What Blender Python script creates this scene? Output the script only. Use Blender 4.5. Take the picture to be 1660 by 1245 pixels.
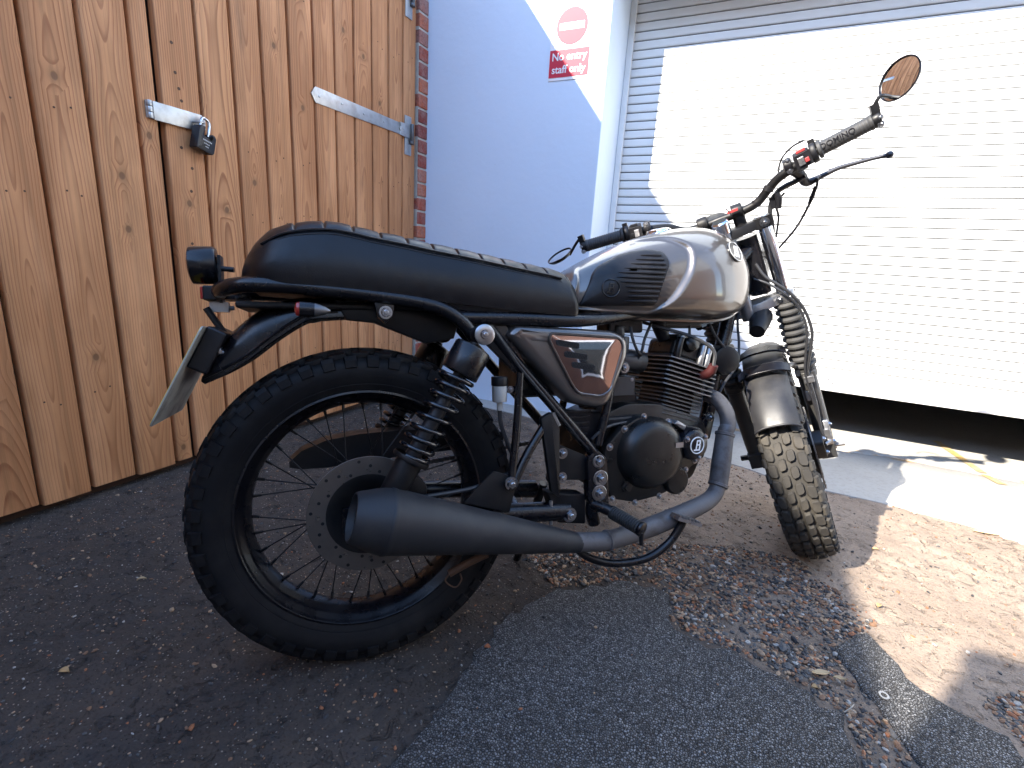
import bpy, bmesh, math, random
from mathutils import noise as mnoise
from mathutils import Matrix, Vector
random.seed(7)
for o in list(bpy.data.objects): bpy.data.objects.remove(o)
SC = bpy.context.scene
COL = SC.collection
# ---------------------------------------------------------------- camera
cam = bpy.data.cameras.new('camera'); camo = bpy.data.objects.new('camera', cam); COL.objects.link(camo)
cam.sensor_fit = 'HORIZONTAL'; cam.sensor_width = 36.0; cam.lens = 36.0*804.393/1660.0
cam.clip_start = 0.02; cam.clip_end = 500
RIGHT = Vector((0.89521, 0.44167, 0.05939)); DOWN = Vector((0.16032, -0.19484, -0.96764)); FWD = Vector((-0.41581, 0.87576, -0.24524))
mw = Matrix.Identity(4)
for i in range(3):
    mw[i][0] = RIGHT[i]; mw[i][1] = -DOWN[i]; mw[i][2] = -FWD[i]
mw.translation = (0.62854, -0.68999, 0.82731)
camo.matrix_world = mw
SC.camera = camo
# ---------------------------------------------------------------- daylight
SUN_TRAVEL = Vector((0.584, 1.0, -0.744)).normalized()
world = bpy.data.worlds.new('World'); SC.world = world; world.use_nodes = True
wn = world.node_tree; bg = wn.nodes['Background']
sky = wn.nodes.new('ShaderNodeTexSky'); sky.sky_type = 'NISHITA'; sky.sun_disc = False
sky.sun_elevation = math.asin(-SUN_TRAVEL.z); sky.sun_rotation = math.atan2(-SUN_TRAVEL.x, -SUN_TRAVEL.y) % (2*math.pi)
sky.air_density = 1.0; sky.dust_density = 0.2; sky.ozone_density = 3.0
wn.links.new(sky.outputs[0], bg.inputs[0]); bg.inputs[1].default_value = 0.15
sl = bpy.data.lights.new('sun', 'SUN'); sl.energy = 2.9; sl.angle = math.radians(0.53); sl.color = (1.0, 0.92, 0.80)
so = bpy.data.objects.new('sun', sl); COL.objects.link(so); so.location = (-4, -7, 6)
so.rotation_euler = SUN_TRAVEL.to_track_quat('-Z', 'Y').to_euler()
SC.view_settings.view_transform = 'Standard'; SC.view_settings.look = 'None'; SC.view_settings.gamma = 1.0
SC.view_settings.exposure = 2.65
SC.render.engine = 'CYCLES'

# ---------------------------------------------------------------- materials
MATS = {}
def mat(name, col, rough=.5, metal=0., coat=0., var=0., vscale=8., bump=0., bscale=60., spec=.5, rvar=0., dirt=None, dscale=6., damt=.5, bdist=.002, coords='Object', coat_rough=.06, alpha=None, trans=0.):
    if name in MATS: return MATS[name]
    m = bpy.data.materials.new(name); m.use_nodes = True; MATS[name] = m
    nt = m.node_tree; N = nt.nodes; L = nt.links; b = N['Principled BSDF']
    b.inputs['Roughness'].default_value = rough; b.inputs['Metallic'].default_value = metal
    b.inputs['Coat Weight'].default_value = coat; b.inputs['Coat Roughness'].default_value = coat_rough
    b.inputs['Specular IOR Level'].default_value = spec
    b.inputs['Transmission Weight'].default_value = trans
    c4 = (col[0], col[1], col[2], 1)
    b.inputs['Base Color'].default_value = c4
    if var or bump or rvar or dirt:
        tc = N.new('ShaderNodeTexCoord'); co = tc.outputs[coords]
        last = None
        if var:
            n = N.new('ShaderNodeTexNoise'); n.inputs['Scale'].default_value = vscale; n.inputs['Detail'].default_value = 6
            L.new(co, n.inputs['Vector'])
            mx = N.new('ShaderNodeMix'); mx.data_type = 'RGBA'
            mx.inputs[6].default_value = tuple(max(0, x*(1-var)) for x in col)+(1,); mx.inputs[7].default_value = tuple(min(1, x*(1+var)) for x in col)+(1,)
            L.new(n.outputs[0], mx.inputs[0]); last = mx.outputs[2]
        if dirt:
            n = N.new('ShaderNodeTexNoise'); n.inputs['Scale'].default_value = dscale; n.inputs['Detail'].default_value = 8; n.inputs['Roughness'].default_value = .65
            L.new(co, n.inputs['Vector'])
            rp = N.new('ShaderNodeValToRGB'); rp.color_ramp.elements[0].position = .48; rp.color_ramp.elements[1].position = .72
            rp.color_ramp.elements[1].color = (damt, damt, damt, 1)
            L.new(n.outputs[0], rp.inputs[0])
            mx = N.new('ShaderNodeMix'); mx.data_type = 'RGBA'
            L.new(rp.outputs[0], mx.inputs[0])
            if last: L.new(last, mx.inputs[6])
            else: mx.inputs[6].default_value = c4
            mx.inputs[7].default_value = tuple(dirt)+(1,); last = mx.outputs[2]
        if last: L.new(last, b.inputs['Base Color'])
        if rvar:
            n = N.new('ShaderNodeTexNoise'); n.inputs['Scale'].default_value = vscale*2.3; n.inputs['Detail'].default_value = 5
            L.new(co, n.inputs['Vector'])
            mr = N.new('ShaderNodeMapRange'); mr.inputs[1].default_value = .3; mr.inputs[2].default_value = .7
            mr.inputs[3].default_value = max(.02, rough-rvar); mr.inputs[4].default_value = min(1, rough+rvar)
            L.new(n.outputs[0], mr.inputs[0]); L.new(mr.outputs[0], b.inputs['Roughness'])
        if bump:
            n = N.new('ShaderNodeTexNoise'); n.inputs['Scale'].default_value = bscale; n.inputs['Detail'].default_value = 4
            L.new(co, n.inputs['Vector'])
            bp = N.new('ShaderNodeBump'); bp.inputs['Strength'].default_value = bump; bp.inputs['Distance'].default_value = bdist
            L.new(n.outputs[0], bp.inputs['Height']); L.new(bp.outputs[0], b.inputs['Normal'])
    return m
class NB:
    '''tiny node builder'''
    def __init__(s, name):
        s.m = bpy.data.materials.new(name); s.m.use_nodes = True; MATS[name] = s.m
        s.N = s.m.node_tree.nodes; s.L = s.m.node_tree.links; s.b = s.N['Principled BSDF']
    def put(s, v, sock):
        if hasattr(v, 'is_output') or isinstance(v, bpy.types.NodeSocket): s.L.new(v, sock)
        elif v is not None: sock.default_value = v
    def math(s, op, a, b=None, c=None):
        n = s.N.new('ShaderNodeMath'); n.operation = op
        s.put(a, n.inputs[0]); s.put(b, n.inputs[1]); s.put(c, n.inputs[2]); return n.outputs[0]
    def noise(s, vec, scale, detail=4, rough=.5, dist=0.):
        n = s.N.new('ShaderNodeTexNoise'); n.inputs['Scale'].default_value = scale; n.inputs['Detail'].default_value = detail
        n.inputs['Roughness'].default_value = rough; n.inputs['Distortion'].default_value = dist; s.put(vec, n.inputs['Vector']); return n.outputs[0]
    def voro(s, vec, scale, feature='F1', out=0, rnd=1., dim='3D'):
        n = s.N.new('ShaderNodeTexVoronoi'); n.voronoi_dimensions = dim; n.feature = feature; n.inputs['Scale'].default_value = scale; n.inputs['Randomness'].default_value = rnd
        s.put(vec, n.inputs['Vector']); return n.outputs[out]
    def ramp(s, f, stops):
        n = s.N.new('ShaderNodeValToRGB'); e = n.color_ramp.elements
        while len(e) < len(stops): e.new(.5)
        for x, (p, c) in zip(e, stops):
            x.position = p; x.color = (c, c, c, 1) if not hasattr(c, '__len__') else (c[0], c[1], c[2], 1)
        s.put(f, n.inputs[0]); return n.outputs[0]
    def mix(s, f, a, b, blend='MIX'):
        n = s.N.new('ShaderNodeMix'); n.data_type = 'RGBA'; n.blend_type = blend
        s.put(f, n.inputs[0])
        for v, k in ((a, 6), (b, 7)):
            s.put(v if not isinstance(v, tuple) else (v[0], v[1], v[2], 1), n.inputs[k])
        return n.outputs[2]
    def sep(s, v):
        n = s.N.new('ShaderNodeSeparateXYZ'); s.put(v, n.inputs[0]); return n.outputs
    def comb(s, x, y, z):
        n = s.N.new('ShaderNodeCombineXYZ')
        for v, k in zip((x, y, z), n.inputs): s.put(v, k)
        return n.outputs[0]
    def vmath(s, op, a, b):
        n = s.N.new('ShaderNodeVectorMath'); n.operation = op; s.put(a, n.inputs[0]); s.put(b, n.inputs[1]); return n.outputs[0]
    def bump(s, h, strength=.5, dist=.003, normal=None):
        n = s.N.new('ShaderNodeBump'); n.inputs['Strength'].default_value = strength; n.inputs['Distance'].default_value = dist
        s.put(h, n.inputs['Height']); s.put(normal, n.inputs['Normal']); return n.outputs[0]
    def obj(s): return s.N.new('ShaderNodeTexCoord').outputs['Object']
    def pos(s): return s.N.new('ShaderNodeNewGeometry').outputs['Position']
    def rnd(s): return s.N.new('ShaderNodeObjectInfo').outputs['Random']

# ---------------------------------------------------------------- mesh helpers
def catmull(pts, sub=6):
    P = [Vector(p) for p in pts]
    if len(P) < 3: return P
    out = []
    for i in range(len(P)-1):
        p0 = P[i-1] if i else P[0]*2-P[1]; p1 = P[i]; p2 = P[i+1]; p3 = P[i+2] if i+2 < len(P) else P[-1]*2-P[-2]
        for k in range(sub):
            t = k/sub
            out.append(.5*((2*p1)+(p2-p0)*t+(2*p0-5*p1+4*p2-p3)*t*t+(3*p1-p0-3*p2+p3)*t**3))
    out.append(P[-1]); return out
def interp(tab, x):
    if x <= tab[0][0]: return tab[0][1]
    for (a, b), (c, d) in zip(tab, tab[1:]):
        if x <= c: return b+(d-b)*(x-a)/(c-a)
    return tab[-1][1]
def sinterp(tab, x):
    '''smooth (catmull) interpolation of a table'''
    n = len(tab)
    if x <= tab[0][0]: return tab[0][1]
    if x >= tab[-1][0]: return tab[-1][1]
    for i in range(n-1):
        if x <= tab[i+1][0]:
            x0, y0 = tab[i]; x1, y1 = tab[i+1]
            m0 = (y1-tab[i-1][1])/(x1-tab[i-1][0]) if i else (y1-y0)/(x1-x0)
            m1 = (tab[i+2][1]-y0)/(tab[i+2][0]-x0) if i+2 < n else (y1-y0)/(x1-x0)
            h = x1-x0; t = (x-x0)/h
            return (2*t**3-3*t*t+1)*y0+(t**3-2*t*t+t)*h*m0+(-2*t**3+3*t*t)*y1+(t**3-t*t)*h*m1
def rpoly(pts, r, n=5):
    '''rounded polygon in 2D'''
    out = []; k = len(pts)
    rr = r if hasattr(r, '__len__') else [r]*k
    for i in range(k):
        p = Vector(pts[i]); a = Vector(pts[i-1])-p; b = Vector(pts[(i+1) % k])-p
        d = min(rr[i], a.length*.45, b.length*.45)
        if d < 1e-5: out.append(tuple(p)); continue
        A = p+a.normalized()*d; Bq = p+b.normalized()*d
        for j in range(n+1):
            t = j/n; out.append(tuple(A*(1-t)**2+p*2*t*(1-t)+Bq*t*t))
    return out
def inset(poly, d):
    '''offset a closed 2D polygon inwards by d'''
    k = len(poly); area = sum(poly[i-1][0]*poly[i][1]-poly[i][0]*poly[i-1][1] for i in range(k)); sg = 1 if area > 0 else -1
    out = []
    for i in range(k):
        p = Vector(poly[i]); a = p-Vector(poly[i-1]); b = Vector(poly[(i+1) % k])-p
        if a.length < 1e-7: a = b
        if b.length < 1e-7: b = a
        na = Vector((-a.y, a.x)).normalized()*sg; nb = Vector((-b.y, b.x)).normalized()*sg
        m = na+nb
        m = m/max(.35, m.length_squared)*2 if m.length > 1e-6 else na
        out.append(tuple(p+m*d))
    return out
class MB:
    def __init__(s): s.v = []; s.f = []
    def add(s, vs, fs):
        o = len(s.v); s.v += [tuple(v) for v in vs]; s.f += [tuple(i+o for i in f) for f in fs]; return s
    def box(s, c, size, R=None):
        c = Vector(c); h = Vector(size)/2
        vs = []
        for x in (-1, 1):
            for y in (-1, 1):
                for z in (-1, 1):
                    d = Vector((x*h.x, y*h.y, z*h.z)); vs.append(c+(R @ d if R else d))
        return s.add(vs, [(0, 1, 3, 2), (4, 6, 7, 5), (0, 4, 5, 1), (2, 3, 7, 6), (0, 2, 6, 4), (1, 5, 7, 3)])
    def rings(s, rings, cap0=True, cap1=True, closed=True):
        n = len(rings[0]); vs = [p for r in rings for p in r]; fs = []
        for i in range(len(rings)-1):
            for j in range(n if closed else n-1):
                a = i*n+j; b = i*n+(j+1) % n
                fs.append((a, b, b+n, a+n))
        if cap0: fs.append(tuple(range(n))[::-1])
        if cap1: fs.append(tuple(range((len(rings)-1)*n, len(rings)*n)))
        return s.add(vs, fs)
    def frame(s, ax):
        ax = Vector(ax).normalized(); h = Vector((0, 0, 1)) if abs(ax.z) < .9 else Vector((1, 0, 0))
        a = ax.cross(h).normalized(); return ax, a, ax.cross(a).normalized()
    def lathe(s, prof, p0, ax, n=24, cap0=False, cap1=False, a0=0., sq=(1, 1)):
        p0 = Vector(p0); ax, a, b = s.frame(ax)
        rr = []
        for t, r in prof:
            rr.append([p0+ax*t+(a*math.cos(a0+2*math.pi*k/n)*sq[0]+b*math.sin(a0+2*math.pi*k/n)*sq[1])*max(r, 1e-5) for k in range(n)])
        return s.rings(rr, cap0, cap1)
    def cyl(s, p0, p1, r0, r1=None, n=16, bev=0.):
        r1 = r0 if r1 is None else r1; p0 = Vector(p0); p1 = Vector(p1); L = (p1-p0).length
        if bev: pr = [(0, r0-bev), (bev*.3, r0-bev*.3), (bev, r0), (L-bev, r1), (L-bev*.3, r1-bev*.3), (L, r1-bev)]
        else: pr = [(0, r0), (L, r1)]
        return s.lathe(pr, p0, p1-p0, n, True, True)
    def tube(s, pts, r, n=10, sub=6, caps=True):
        P = catmull(pts, sub) if sub else [Vector(p) for p in pts]
        m = len(P); rings = []
        rad = (lambda t: r) if not hasattr(r, '__len__') else (lambda t: interp([(i/(len(r)-1), q) for i, q in enumerate(r)], t))
        up = None
        for i, p in enumerate(P):
            t = (P[min(i+1, m-1)]-P[max(i-1, 0)]).normalized()
            if up is None:
                up = t.cross(Vector((.31, .2, .93))).normalized() if abs(t.z) < .95 else t.cross(Vector((1, 0, 0))).normalized()
            up = (up-t*up.dot(t)).normalized(); b = t.cross(up); q = rad(i/(m-1))
            rings.append([p+(up*math.cos(2*math.pi*k/n)+b*math.sin(2*math.pi*k/n))*q for k in range(n)])
        return s.rings(rings, caps, caps)
    def prism(s, poly, y0, y1, bev=0., put=None):
        '''2D outline (x,z) swept in y from y0 to y1 (y1 is the visible face, bevelled)'''
        put = put or (lambda a, y, b: (a, y, b)); d = 1 if y1 > y0 else -1
        lay = [(poly, y0)]
        if bev: lay += [(poly, y1-d*bev), (inset(poly, bev*.3), y1-d*bev*.3), (inset(poly, bev), y1)]
        else: lay += [(poly, y1)]
        return s.rings([[put(p[0], y, p[1]) for p in pl] for pl, y in lay], True, True)
    def xform(s, M):
        s.v = [tuple(M @ Vector(v)) for v in s.v]; return s
    def mesh(s, name, m, smooth=40):
        me = bpy.data.meshes.new(name); me.from_pydata(s.v, [], s.f)
        bm = bmesh.new(); bm.from_mesh(me); bmesh.ops.recalc_face_normals(bm, faces=bm.faces); bm.to_mesh(me); bm.free()
        if smooth:
            me.polygons.foreach_set('use_smooth', [True]*len(me.polygons)); me.set_sharp_from_angle(angle=math.radians(smooth))
        me.materials.append(m); return me
    def build(s, name, m, parent=None, smooth=40, bevel=0., M=None):
        if M is not None: s.xform(M)
        o = bpy.data.objects.new(name, s.mesh(name, m, smooth)); COL.objects.link(o)
        if parent: o.parent = parent
        if bevel:
            md = o.modifiers.new('bevel', 'BEVEL'); md.width = bevel; md.segments = 2; md.limit_method = 'ANGLE'; md.angle_limit = math.radians(40)
        return o
def inst(me, name, M, parent=None):
    o = bpy.data.objects.new(name, me); COL.objects.link(o); o.parent = parent
    o.matrix_local = M; return o
def empty(name, loc=(0, 0, 0)):
    o = bpy.data.objects.new(name, None); COL.objects.link(o); o.location = loc; o.empty_display_size = .1; return o
def tag(o, label, cat, group=None):
    o['label'] = label; o['category'] = cat
    if group: o['group'] = group
    return o
def struct(o, kind='structure'): o['kind'] = kind; return o
def text_mesh(txt, size, m, depth=.001, offset=0., shear=0., align='CENTER', space=1.):
    cu = bpy.data.curves.new('lettering', 'FONT'); cu.body = txt; cu.size = size; cu.extrude = depth; cu.offset = offset; cu.shear = shear
    cu.align_x = align; cu.align_y = 'CENTER'; cu.space_character = space
    o = bpy.data.objects.new('lettering_tmp', cu); COL.objects.link(o)
    me = bpy.data.meshes.new_from_object(o.evaluated_get(bpy.context.evaluated_depsgraph_get()))
    bpy.data.objects.remove(o); me.materials.clear(); me.materials.append(m); return me
def basis(o, x, y, z):
    M = Matrix.Identity(4)
    for i in range(3): M[i][0] = x[i]; M[i][1] = y[i]; M[i][2] = z[i]; M[i][3] = o[i]
    return M
def aim(p, d):
    '''matrix that puts local z along d at p'''
    return Matrix.Translation(Vector(p)) @ Vector(d).to_track_quat('Z', 'Y').to_matrix().to_4x4()

# ================================================================ THE SETTING
def ground_mat():
    k = NB('worn_tarmac'); p = k.pos()
    big = k.noise(p, 2.2, 6, .6, .6); mid = k.noise(p, 14, 8, .65); fine = k.noise(p, 130, 5, .7)
    st = k.voro(p, 150, 'F1', 0); stc = k.voro(p, 150, 'F1', 1)
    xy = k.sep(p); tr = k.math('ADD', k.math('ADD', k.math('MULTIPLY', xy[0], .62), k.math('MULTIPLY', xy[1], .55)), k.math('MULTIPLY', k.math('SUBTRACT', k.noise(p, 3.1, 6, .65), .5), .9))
    dusty = k.ramp(tr, [(.42, 0), (.98, 1)])      # dry dust plus painted sun brightness towards the apron; older dark tarmac in the corner
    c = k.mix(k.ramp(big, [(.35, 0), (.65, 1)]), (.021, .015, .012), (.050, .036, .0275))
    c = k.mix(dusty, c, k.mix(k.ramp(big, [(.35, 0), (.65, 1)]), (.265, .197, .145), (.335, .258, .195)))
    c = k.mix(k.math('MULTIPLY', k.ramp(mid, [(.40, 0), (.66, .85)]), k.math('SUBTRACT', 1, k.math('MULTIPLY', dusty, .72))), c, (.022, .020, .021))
    hole = k.noise(p, 26, 5, .55, 1.2)
    c = k.mix(k.math('MULTIPLY', k.ramp(hole, [(.62, 0), (.69, .8)]), k.math('SUBTRACT', 1, k.math('MULTIPLY', dusty, .6))), c, (.016, .015, .017))
    chip = k.ramp(st, [(.20, 1), (.30, 0)]); sel = k.ramp(k.sep(stc)[0], [(.66, 0), (.7, 1)])
    tone = k.mix(k.sep(stc)[1], (.34, .22, .14), (.44, .41, .36))
    c = k.mix(k.math('MULTIPLY', k.math('MULTIPLY', chip, sel), .75), c, tone)
    c = k.mix(k.math('MULTIPLY', fine, .5), c, k.mix(.5, c, (.24, .2, .17)))
    k.L.new(c, k.b.inputs['Base Color']); k.b.inputs['Roughness'].default_value = .9; k.b.inputs['Specular IOR Level'].default_value = .3
    h = k.math('ADD', k.math('MULTIPLY', mid, .8), k.math('ADD', k.math('MULTIPLY', fine, .35), k.math('MULTIPLY', k.math('SUBTRACT', chip, k.ramp(hole, [(.58, 0), (.7, 2.)])), .35)))
    k.L.new(k.bump(h, 1., .010), k.b.inputs['Normal']); return k.m
def asphalt_mat():
    k = NB('coarse_asphalt'); p = k.pos()
    col = k.sep(k.voro(p, 215, 'F1', 1)); e = k.voro(p, 215, 'DISTANCE_TO_EDGE', 0)
    big = k.noise(p, 3.5, 5, .6)
    c = k.ramp(col[0], [(0, (.062, .062, .063)), (.5, (.155, .154, .156)), (.85, (.22, .22, .225)), (1, (.30, .295, .29))])
    c = k.mix(k.ramp(e, [(.03, 1.), (.16, 0)]), c, (.014, .014, .017))
    c = k.mix(k.ramp(big, [(.4, 0), (.75, .4)]), c, (.07, .068, .068))
    k.L.new(c, k.b.inputs['Base Color']); k.b.inputs['Roughness'].default_value = .72
    h = k.math('ADD', k.ramp(e, [(0, 0), (.22, 1)]), k.math('MULTIPLY', col[1], .8))
    k.L.new(k.bump(h, 1., .006), k.b.inputs['Normal']); return k.m
def concrete_mat():
    k = NB('apron_concrete'); p = k.pos()
    a = k.noise(p, 3, 8, .65); f = k.noise(p, 60, 6, .7); w = k.noise(p, 1.4, 3, .5)
    c = k.mix(a, (.30, .285, .255), (.42, .40, .36)); c = k.mix(k.ramp(f, [(.5, 0), (.75, .5)]), c, (.20, .19, .17))
    y = k.sep(p)[1]
    near = k.math('SUBTRACT', 1, k.math('MULTIPLY', k.math('ABSOLUTE', k.math('SUBTRACT', y, 2.14)), 26))
    rust = k.math('MULTIPLY', k.math('MAXIMUM', near, 0), k.ramp(k.noise(p, 7, 4), [(.48, 0), (.6, 1)]))
    c = k.mix(rust, c, (.46, .25, .08))
    k.L.new(c, k.b.inputs['Base Color']); k.b.inputs['Roughness'].default_value = .88
    k.L.new(k.bump(k.math('ADD', f, k.math('MULTIPLY', a, 1.5)), .5, .004), k.b.inputs['Normal']); return k.m
def ground_sheet():
    '''one sheet: a finely pitted field where the camera stands close, running out flat to the horizon'''
    x0, x1, y0, y1, d = -1.30, 2.30, -.95, 1.75, .0095
    nx = int((x1-x0)/d); ny = int((y1-y0)/d); vs = []; fs = []; nz = mnoise.noise
    for j in range(ny+1):
        y = y0+(y1-y0)*j/ny
        for i in range(nx+1):
            x = x0+(x1-x0)*i/nx
            e = min(i, nx-i, j, ny-j)
            if e == 0: z = 0.
            else:
                z = nz((x*9, y*9, 1.))*.0022+nz((x*75, y*75, 4.))*.0011
                p_ = nz((x*31, y*31, 7.))+.55*nz((x*70, y*70, 2.))
                if p_ > .22: z -= min(.0065, (p_-.22)*.016)
            vs.append((x, y, z))
    w = nx+1
    for j in range(ny):
        for i in range(nx): a = j*w+i; fs.append((a, a+1, a+1+w, a+w))
    o = len(vs); vs += [(-40, -40, 0), (40, -40, 0), (40, 40, 0), (-40, 40, 0)]; c = [0, nx, ny*w+nx, ny*w]
    for k in range(4): fs.append((o+k, o+(k+1) % 4, c[(k+1) % 4], c[k]))
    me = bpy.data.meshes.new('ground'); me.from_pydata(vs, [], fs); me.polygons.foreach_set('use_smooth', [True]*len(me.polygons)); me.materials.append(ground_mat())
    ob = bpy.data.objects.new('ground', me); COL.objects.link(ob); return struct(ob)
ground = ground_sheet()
def ragged(poly, amp, step, seed):
    rnd = random.Random(seed); out = []
    for i in range(len(poly)):
        a = Vector(poly[i]); b = Vector(poly[(i+1) % len(poly)]); n = max(1, int((b-a).length/step))
        for j in range(n):
            q = a+(b-a)*(j/n); out.append((q.x+rnd.uniform(-amp, amp), q.y+rnd.uniform(-amp, amp)))
    return out
def slab(name, poly, z, m, skirt=.012, taper=.010):
    o = MB(); inner = inset(poly, taper)
    o.rings([[(x, y, z-skirt) for x, y in poly], [(x, y, z*.55) for x, y in inset(poly, taper*.35)], [(x, y, z) for x, y in inner]], False, True)
    return struct(o.build(name, m, smooth=30))
ASPH = asphalt_mat()
PATCH = [(.216, -.9), (.205, -.061), (.199, .035), (.207, .180), (.228, .303), (.277, .388), (.412, .498), (.500, .535), (.545, .520), (.561, .422), (.616, .384), (.721, .392), (.829, .358), (.912, .322), (.925, .204), (.86, -.1), (.80, -.9)]
slab('asphalt_patch', ragged(PATCH, .014, .03, 3), .006, ASPH, taper=.018)

PATCH2 = [(.913, .524), (.988, .623), (1.027, .568), (1.070, .473), (1.20, .420), (1.20, .20), (1.40, -.2), (1.40, -.6), (1.25, -.6), (1.12, .0), (1.035, .236), (.985, .342), (.938, .438)]
slab('asphalt_patch', ragged(PATCH2, .008, .03, 5), .006, ASPH)
CONC = concrete_mat()
APRON = [(-1.22, 1.70), (-.4, 1.66), (.3, 1.625), (.643, 1.598), (.776, 1.541), (.977, 1.515), (1.143, 1.517), (1.415, 1.483), (1.562, 1.426), (2.2, 1.38), (5, 1.2), (5, 2.130), (1.9, 2.122), (1.62, 2.137), (1.50, 2.144), (1.32, 2.147), (1.16, 2.106), (.9, 2.12), (-1.22, 2.12)]
slab('concrete_apron', ragged(APRON, .006, .05, 8), .006, CONC)
FLOOR = [(-1.22, 2.132), (.9, 2.132), (1.16, 2.118), (1.32, 2.160), (1.50, 2.156), (1.62, 2.149), (1.9, 2.134), (5, 2.142), (5, 6.2), (-1.22, 6.2)]
slab('garage_floor', ragged(FLOOR, .003, .06, 9), .006, CONC)
YEL = mat('worn_yellow_paint', (.50, .33, .12), .7, var=.25, vscale=30, dirt=(.38, .36, .31), dscale=18, damt=1.)
st = MB(); st.add([(1.655, 2.16, .0101), (1.690, 2.16, .0101), (1.63, 2.60, .0101), (1.595, 2.60, .0101)], [(0, 1, 2, 3)]); struct(st.build('floor_marking', YEL, smooth=0))
st = MB(); st.add([(1.685, 2.03, .0101), (1.72, 2.04, .0101), (1.688, 2.125, .0101), (1.655, 2.125, .0101)], [(0, 1, 2, 3)]); struct(st.build('floor_marking', YEL, smooth=0))

# ---- loose stones: nobody could count them
def inpoly(x, y, P):
    c = False; j = len(P)-1
    for i in range(len(P)):
        if (P[i][1] > y) != (P[j][1] > y) and x < (P[j][0]-P[i][0])*(y-P[i][1])/(P[j][1]-P[i][1])+P[i][0]: c = not c
        j = i
    return c
BAND = [(.394, .713), (.665, .860), (.858, .900), (.985, .735), (1.03, .68), (.913, .530), (.938, .438), (.985, .342), (1.035, .236), (1.10, .0), (1.2, -.5), (.80, -.5), (.86, -.1), (.93, .204), (.915, .325), (.829, .362), (.721, .397), (.616, .39), (.566, .426), (.55, .525), (.50, .545), (.412, .505), (.277, .395), (.144, .484)]
BAND2 = [(1.17, .50), (1.27, .59), (1.45, .55), (1.40, .3), (1.22, .40)]
rs = random.Random(21)
ICO = bmesh.new(); bmesh.ops.create_icosphere(ICO, subdivisions=1, radius=1.0)
iv = [v.co.copy() for v in ICO.verts]; fi = [[v.index for v in f.verts] for f in ICO.faces]; ICO.free()
PM = [mat('pebble_brown', (.19, .105, .06), .75), mat('pebble_grey', (.085, .082, .08), .75), mat('pebble_tan', (.33, .225, .14), .75), mat('pebble_pale', (.36, .335, .30), .7), mat('pebble_rust', (.30, .115, .05), .75), mat('pebble_dark', (.03, .029, .031), .7)]
def pebbles(name, spots):
    vs = []; fs = []; mi = []
    for (x, y, z, r) in spots:
        a = rs.uniform(0, 6.28); ca, sa = math.cos(a), math.sin(a); sx = r*rs.uniform(.8, 1.5); sy = r*rs.uniform(.6, 1.0); sz = r*rs.uniform(.4, .8); o = len(vs)
        tx = rs.uniform(-.4, .4)
        for v in iv:
            q = 1+rs.uniform(-.22, .22); px, py, pz = v.x*sx*q, v.y*sy*q, v.z*sz*q+v.x*tx*sx*.5
            vs.append((x+px*ca-py*sa, y+px*sa+py*ca, z+pz+sz*.35))
        fs += [(i+o, j+o, k+o) for i, j, k in fi]; mi += [rs.choices(range(6), (5, 5, 3, 1.2, 1.4, 4))[0]]*len(fi)
    me = bpy.data.meshes.new(name); me.from_pydata(vs, [], fs)
    for m in PM: me.materials.append(m)
    me.polygons.foreach_set('material_index', mi)
    o = bpy.data.objects.new(name, me); COL.objects.link(o); return struct(o, 'stuff')
sp = []
for P, n in ((BAND, 9500), (BAND2, 1400)):
    xs = [q[0] for q in P]; ys = [q[1] for q in P]; k = 0
    while k < n:
        x = rs.uniform(min(xs), max(xs)); y = rs.uniform(min(ys), max(ys))
        if inpoly(x, y, P) and math.sin(x*31+y*17)+math.sin(y*43-x*13)+rs.uniform(-1.6, 1.6) > -.7:
            sp.append((x, y, 0, min(.011, .0026+abs(rs.gauss(0, .0021))))); k += 1
pebbles('loose_gravel', sp)
sp = []
for k in range(12500):
    x = rs.uniform(-1.15, 2.2); y = rs.uniform(-.75, 1.6)
    on = inpoly(x, y, PATCH) or inpoly(x, y, PATCH2)
    if on and rs.random() < .93: continue
    if x > 1. and rs.random() < .6: continue
    sp.append((x, y, .006 if on else 0, min(.008, .0012+abs(rs.gauss(0, .0017)))))
pebbles('scattered_grit', sp)

# ---- white rendered garage front with a deep opening
WHITE = NB('white_painted_render'); k = WHITE; p = k.pos()
s1 = k.noise(p, 1.3, 6, .6); s2 = k.noise(p, 9, 6, .7); sm = k.noise(k.vmath('MULTIPLY', p, (22, 22, 22)), 1, 2, .4)
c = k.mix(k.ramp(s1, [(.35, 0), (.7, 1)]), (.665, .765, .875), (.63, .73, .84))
c = k.mix(k.ramp(s2, [(.62, 0), (.85, .22)]), c, (.52, .54, .58)); c = k.mix(k.ramp(sm, [(.80, 0), (.83, .6)]), c, (.36, .35, .37))
k.L.new(c, k.b.inputs['Base Color']); k.b.inputs['Roughness'].default_value = .6
k.L.new(k.bump(k.math('ADD', k.noise(p, 35, 4), k.math('MULTIPLY', s2, 1.5)), .22, .004), k.b.inputs['Normal'])
YW, YS, XJ, XR, ZL = 1.80, 2.13, -.168, 3.15, 2.11
w = MB()
w.box(((-1.32+XJ)/2, (YW+YS+.08)/2, 1.6), (XJ+1.32, YS+.08-YW, 3.2))
w.box(((XR+5.2)/2, (YW+YS+.08)/2, 1.6), (5.2-XR, YS+.08-YW, 3.2))
w.box(((XJ+XR)/2, YW+.035, (ZL+3.2)/2), (XR-XJ-.0004, .07, 3.2-ZL)); w.box(((XJ+XR)/2, (YW+.071+YS+.08)/2, 2.92), (XR-XJ-.0004, YS+.08-YW-.071, .56))
wall = tag(w.build('white_wall', WHITE.m, smooth=0, bevel=.004), 'white painted garage wall with deep door reveal beside the brick pier', 'wall')
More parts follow.
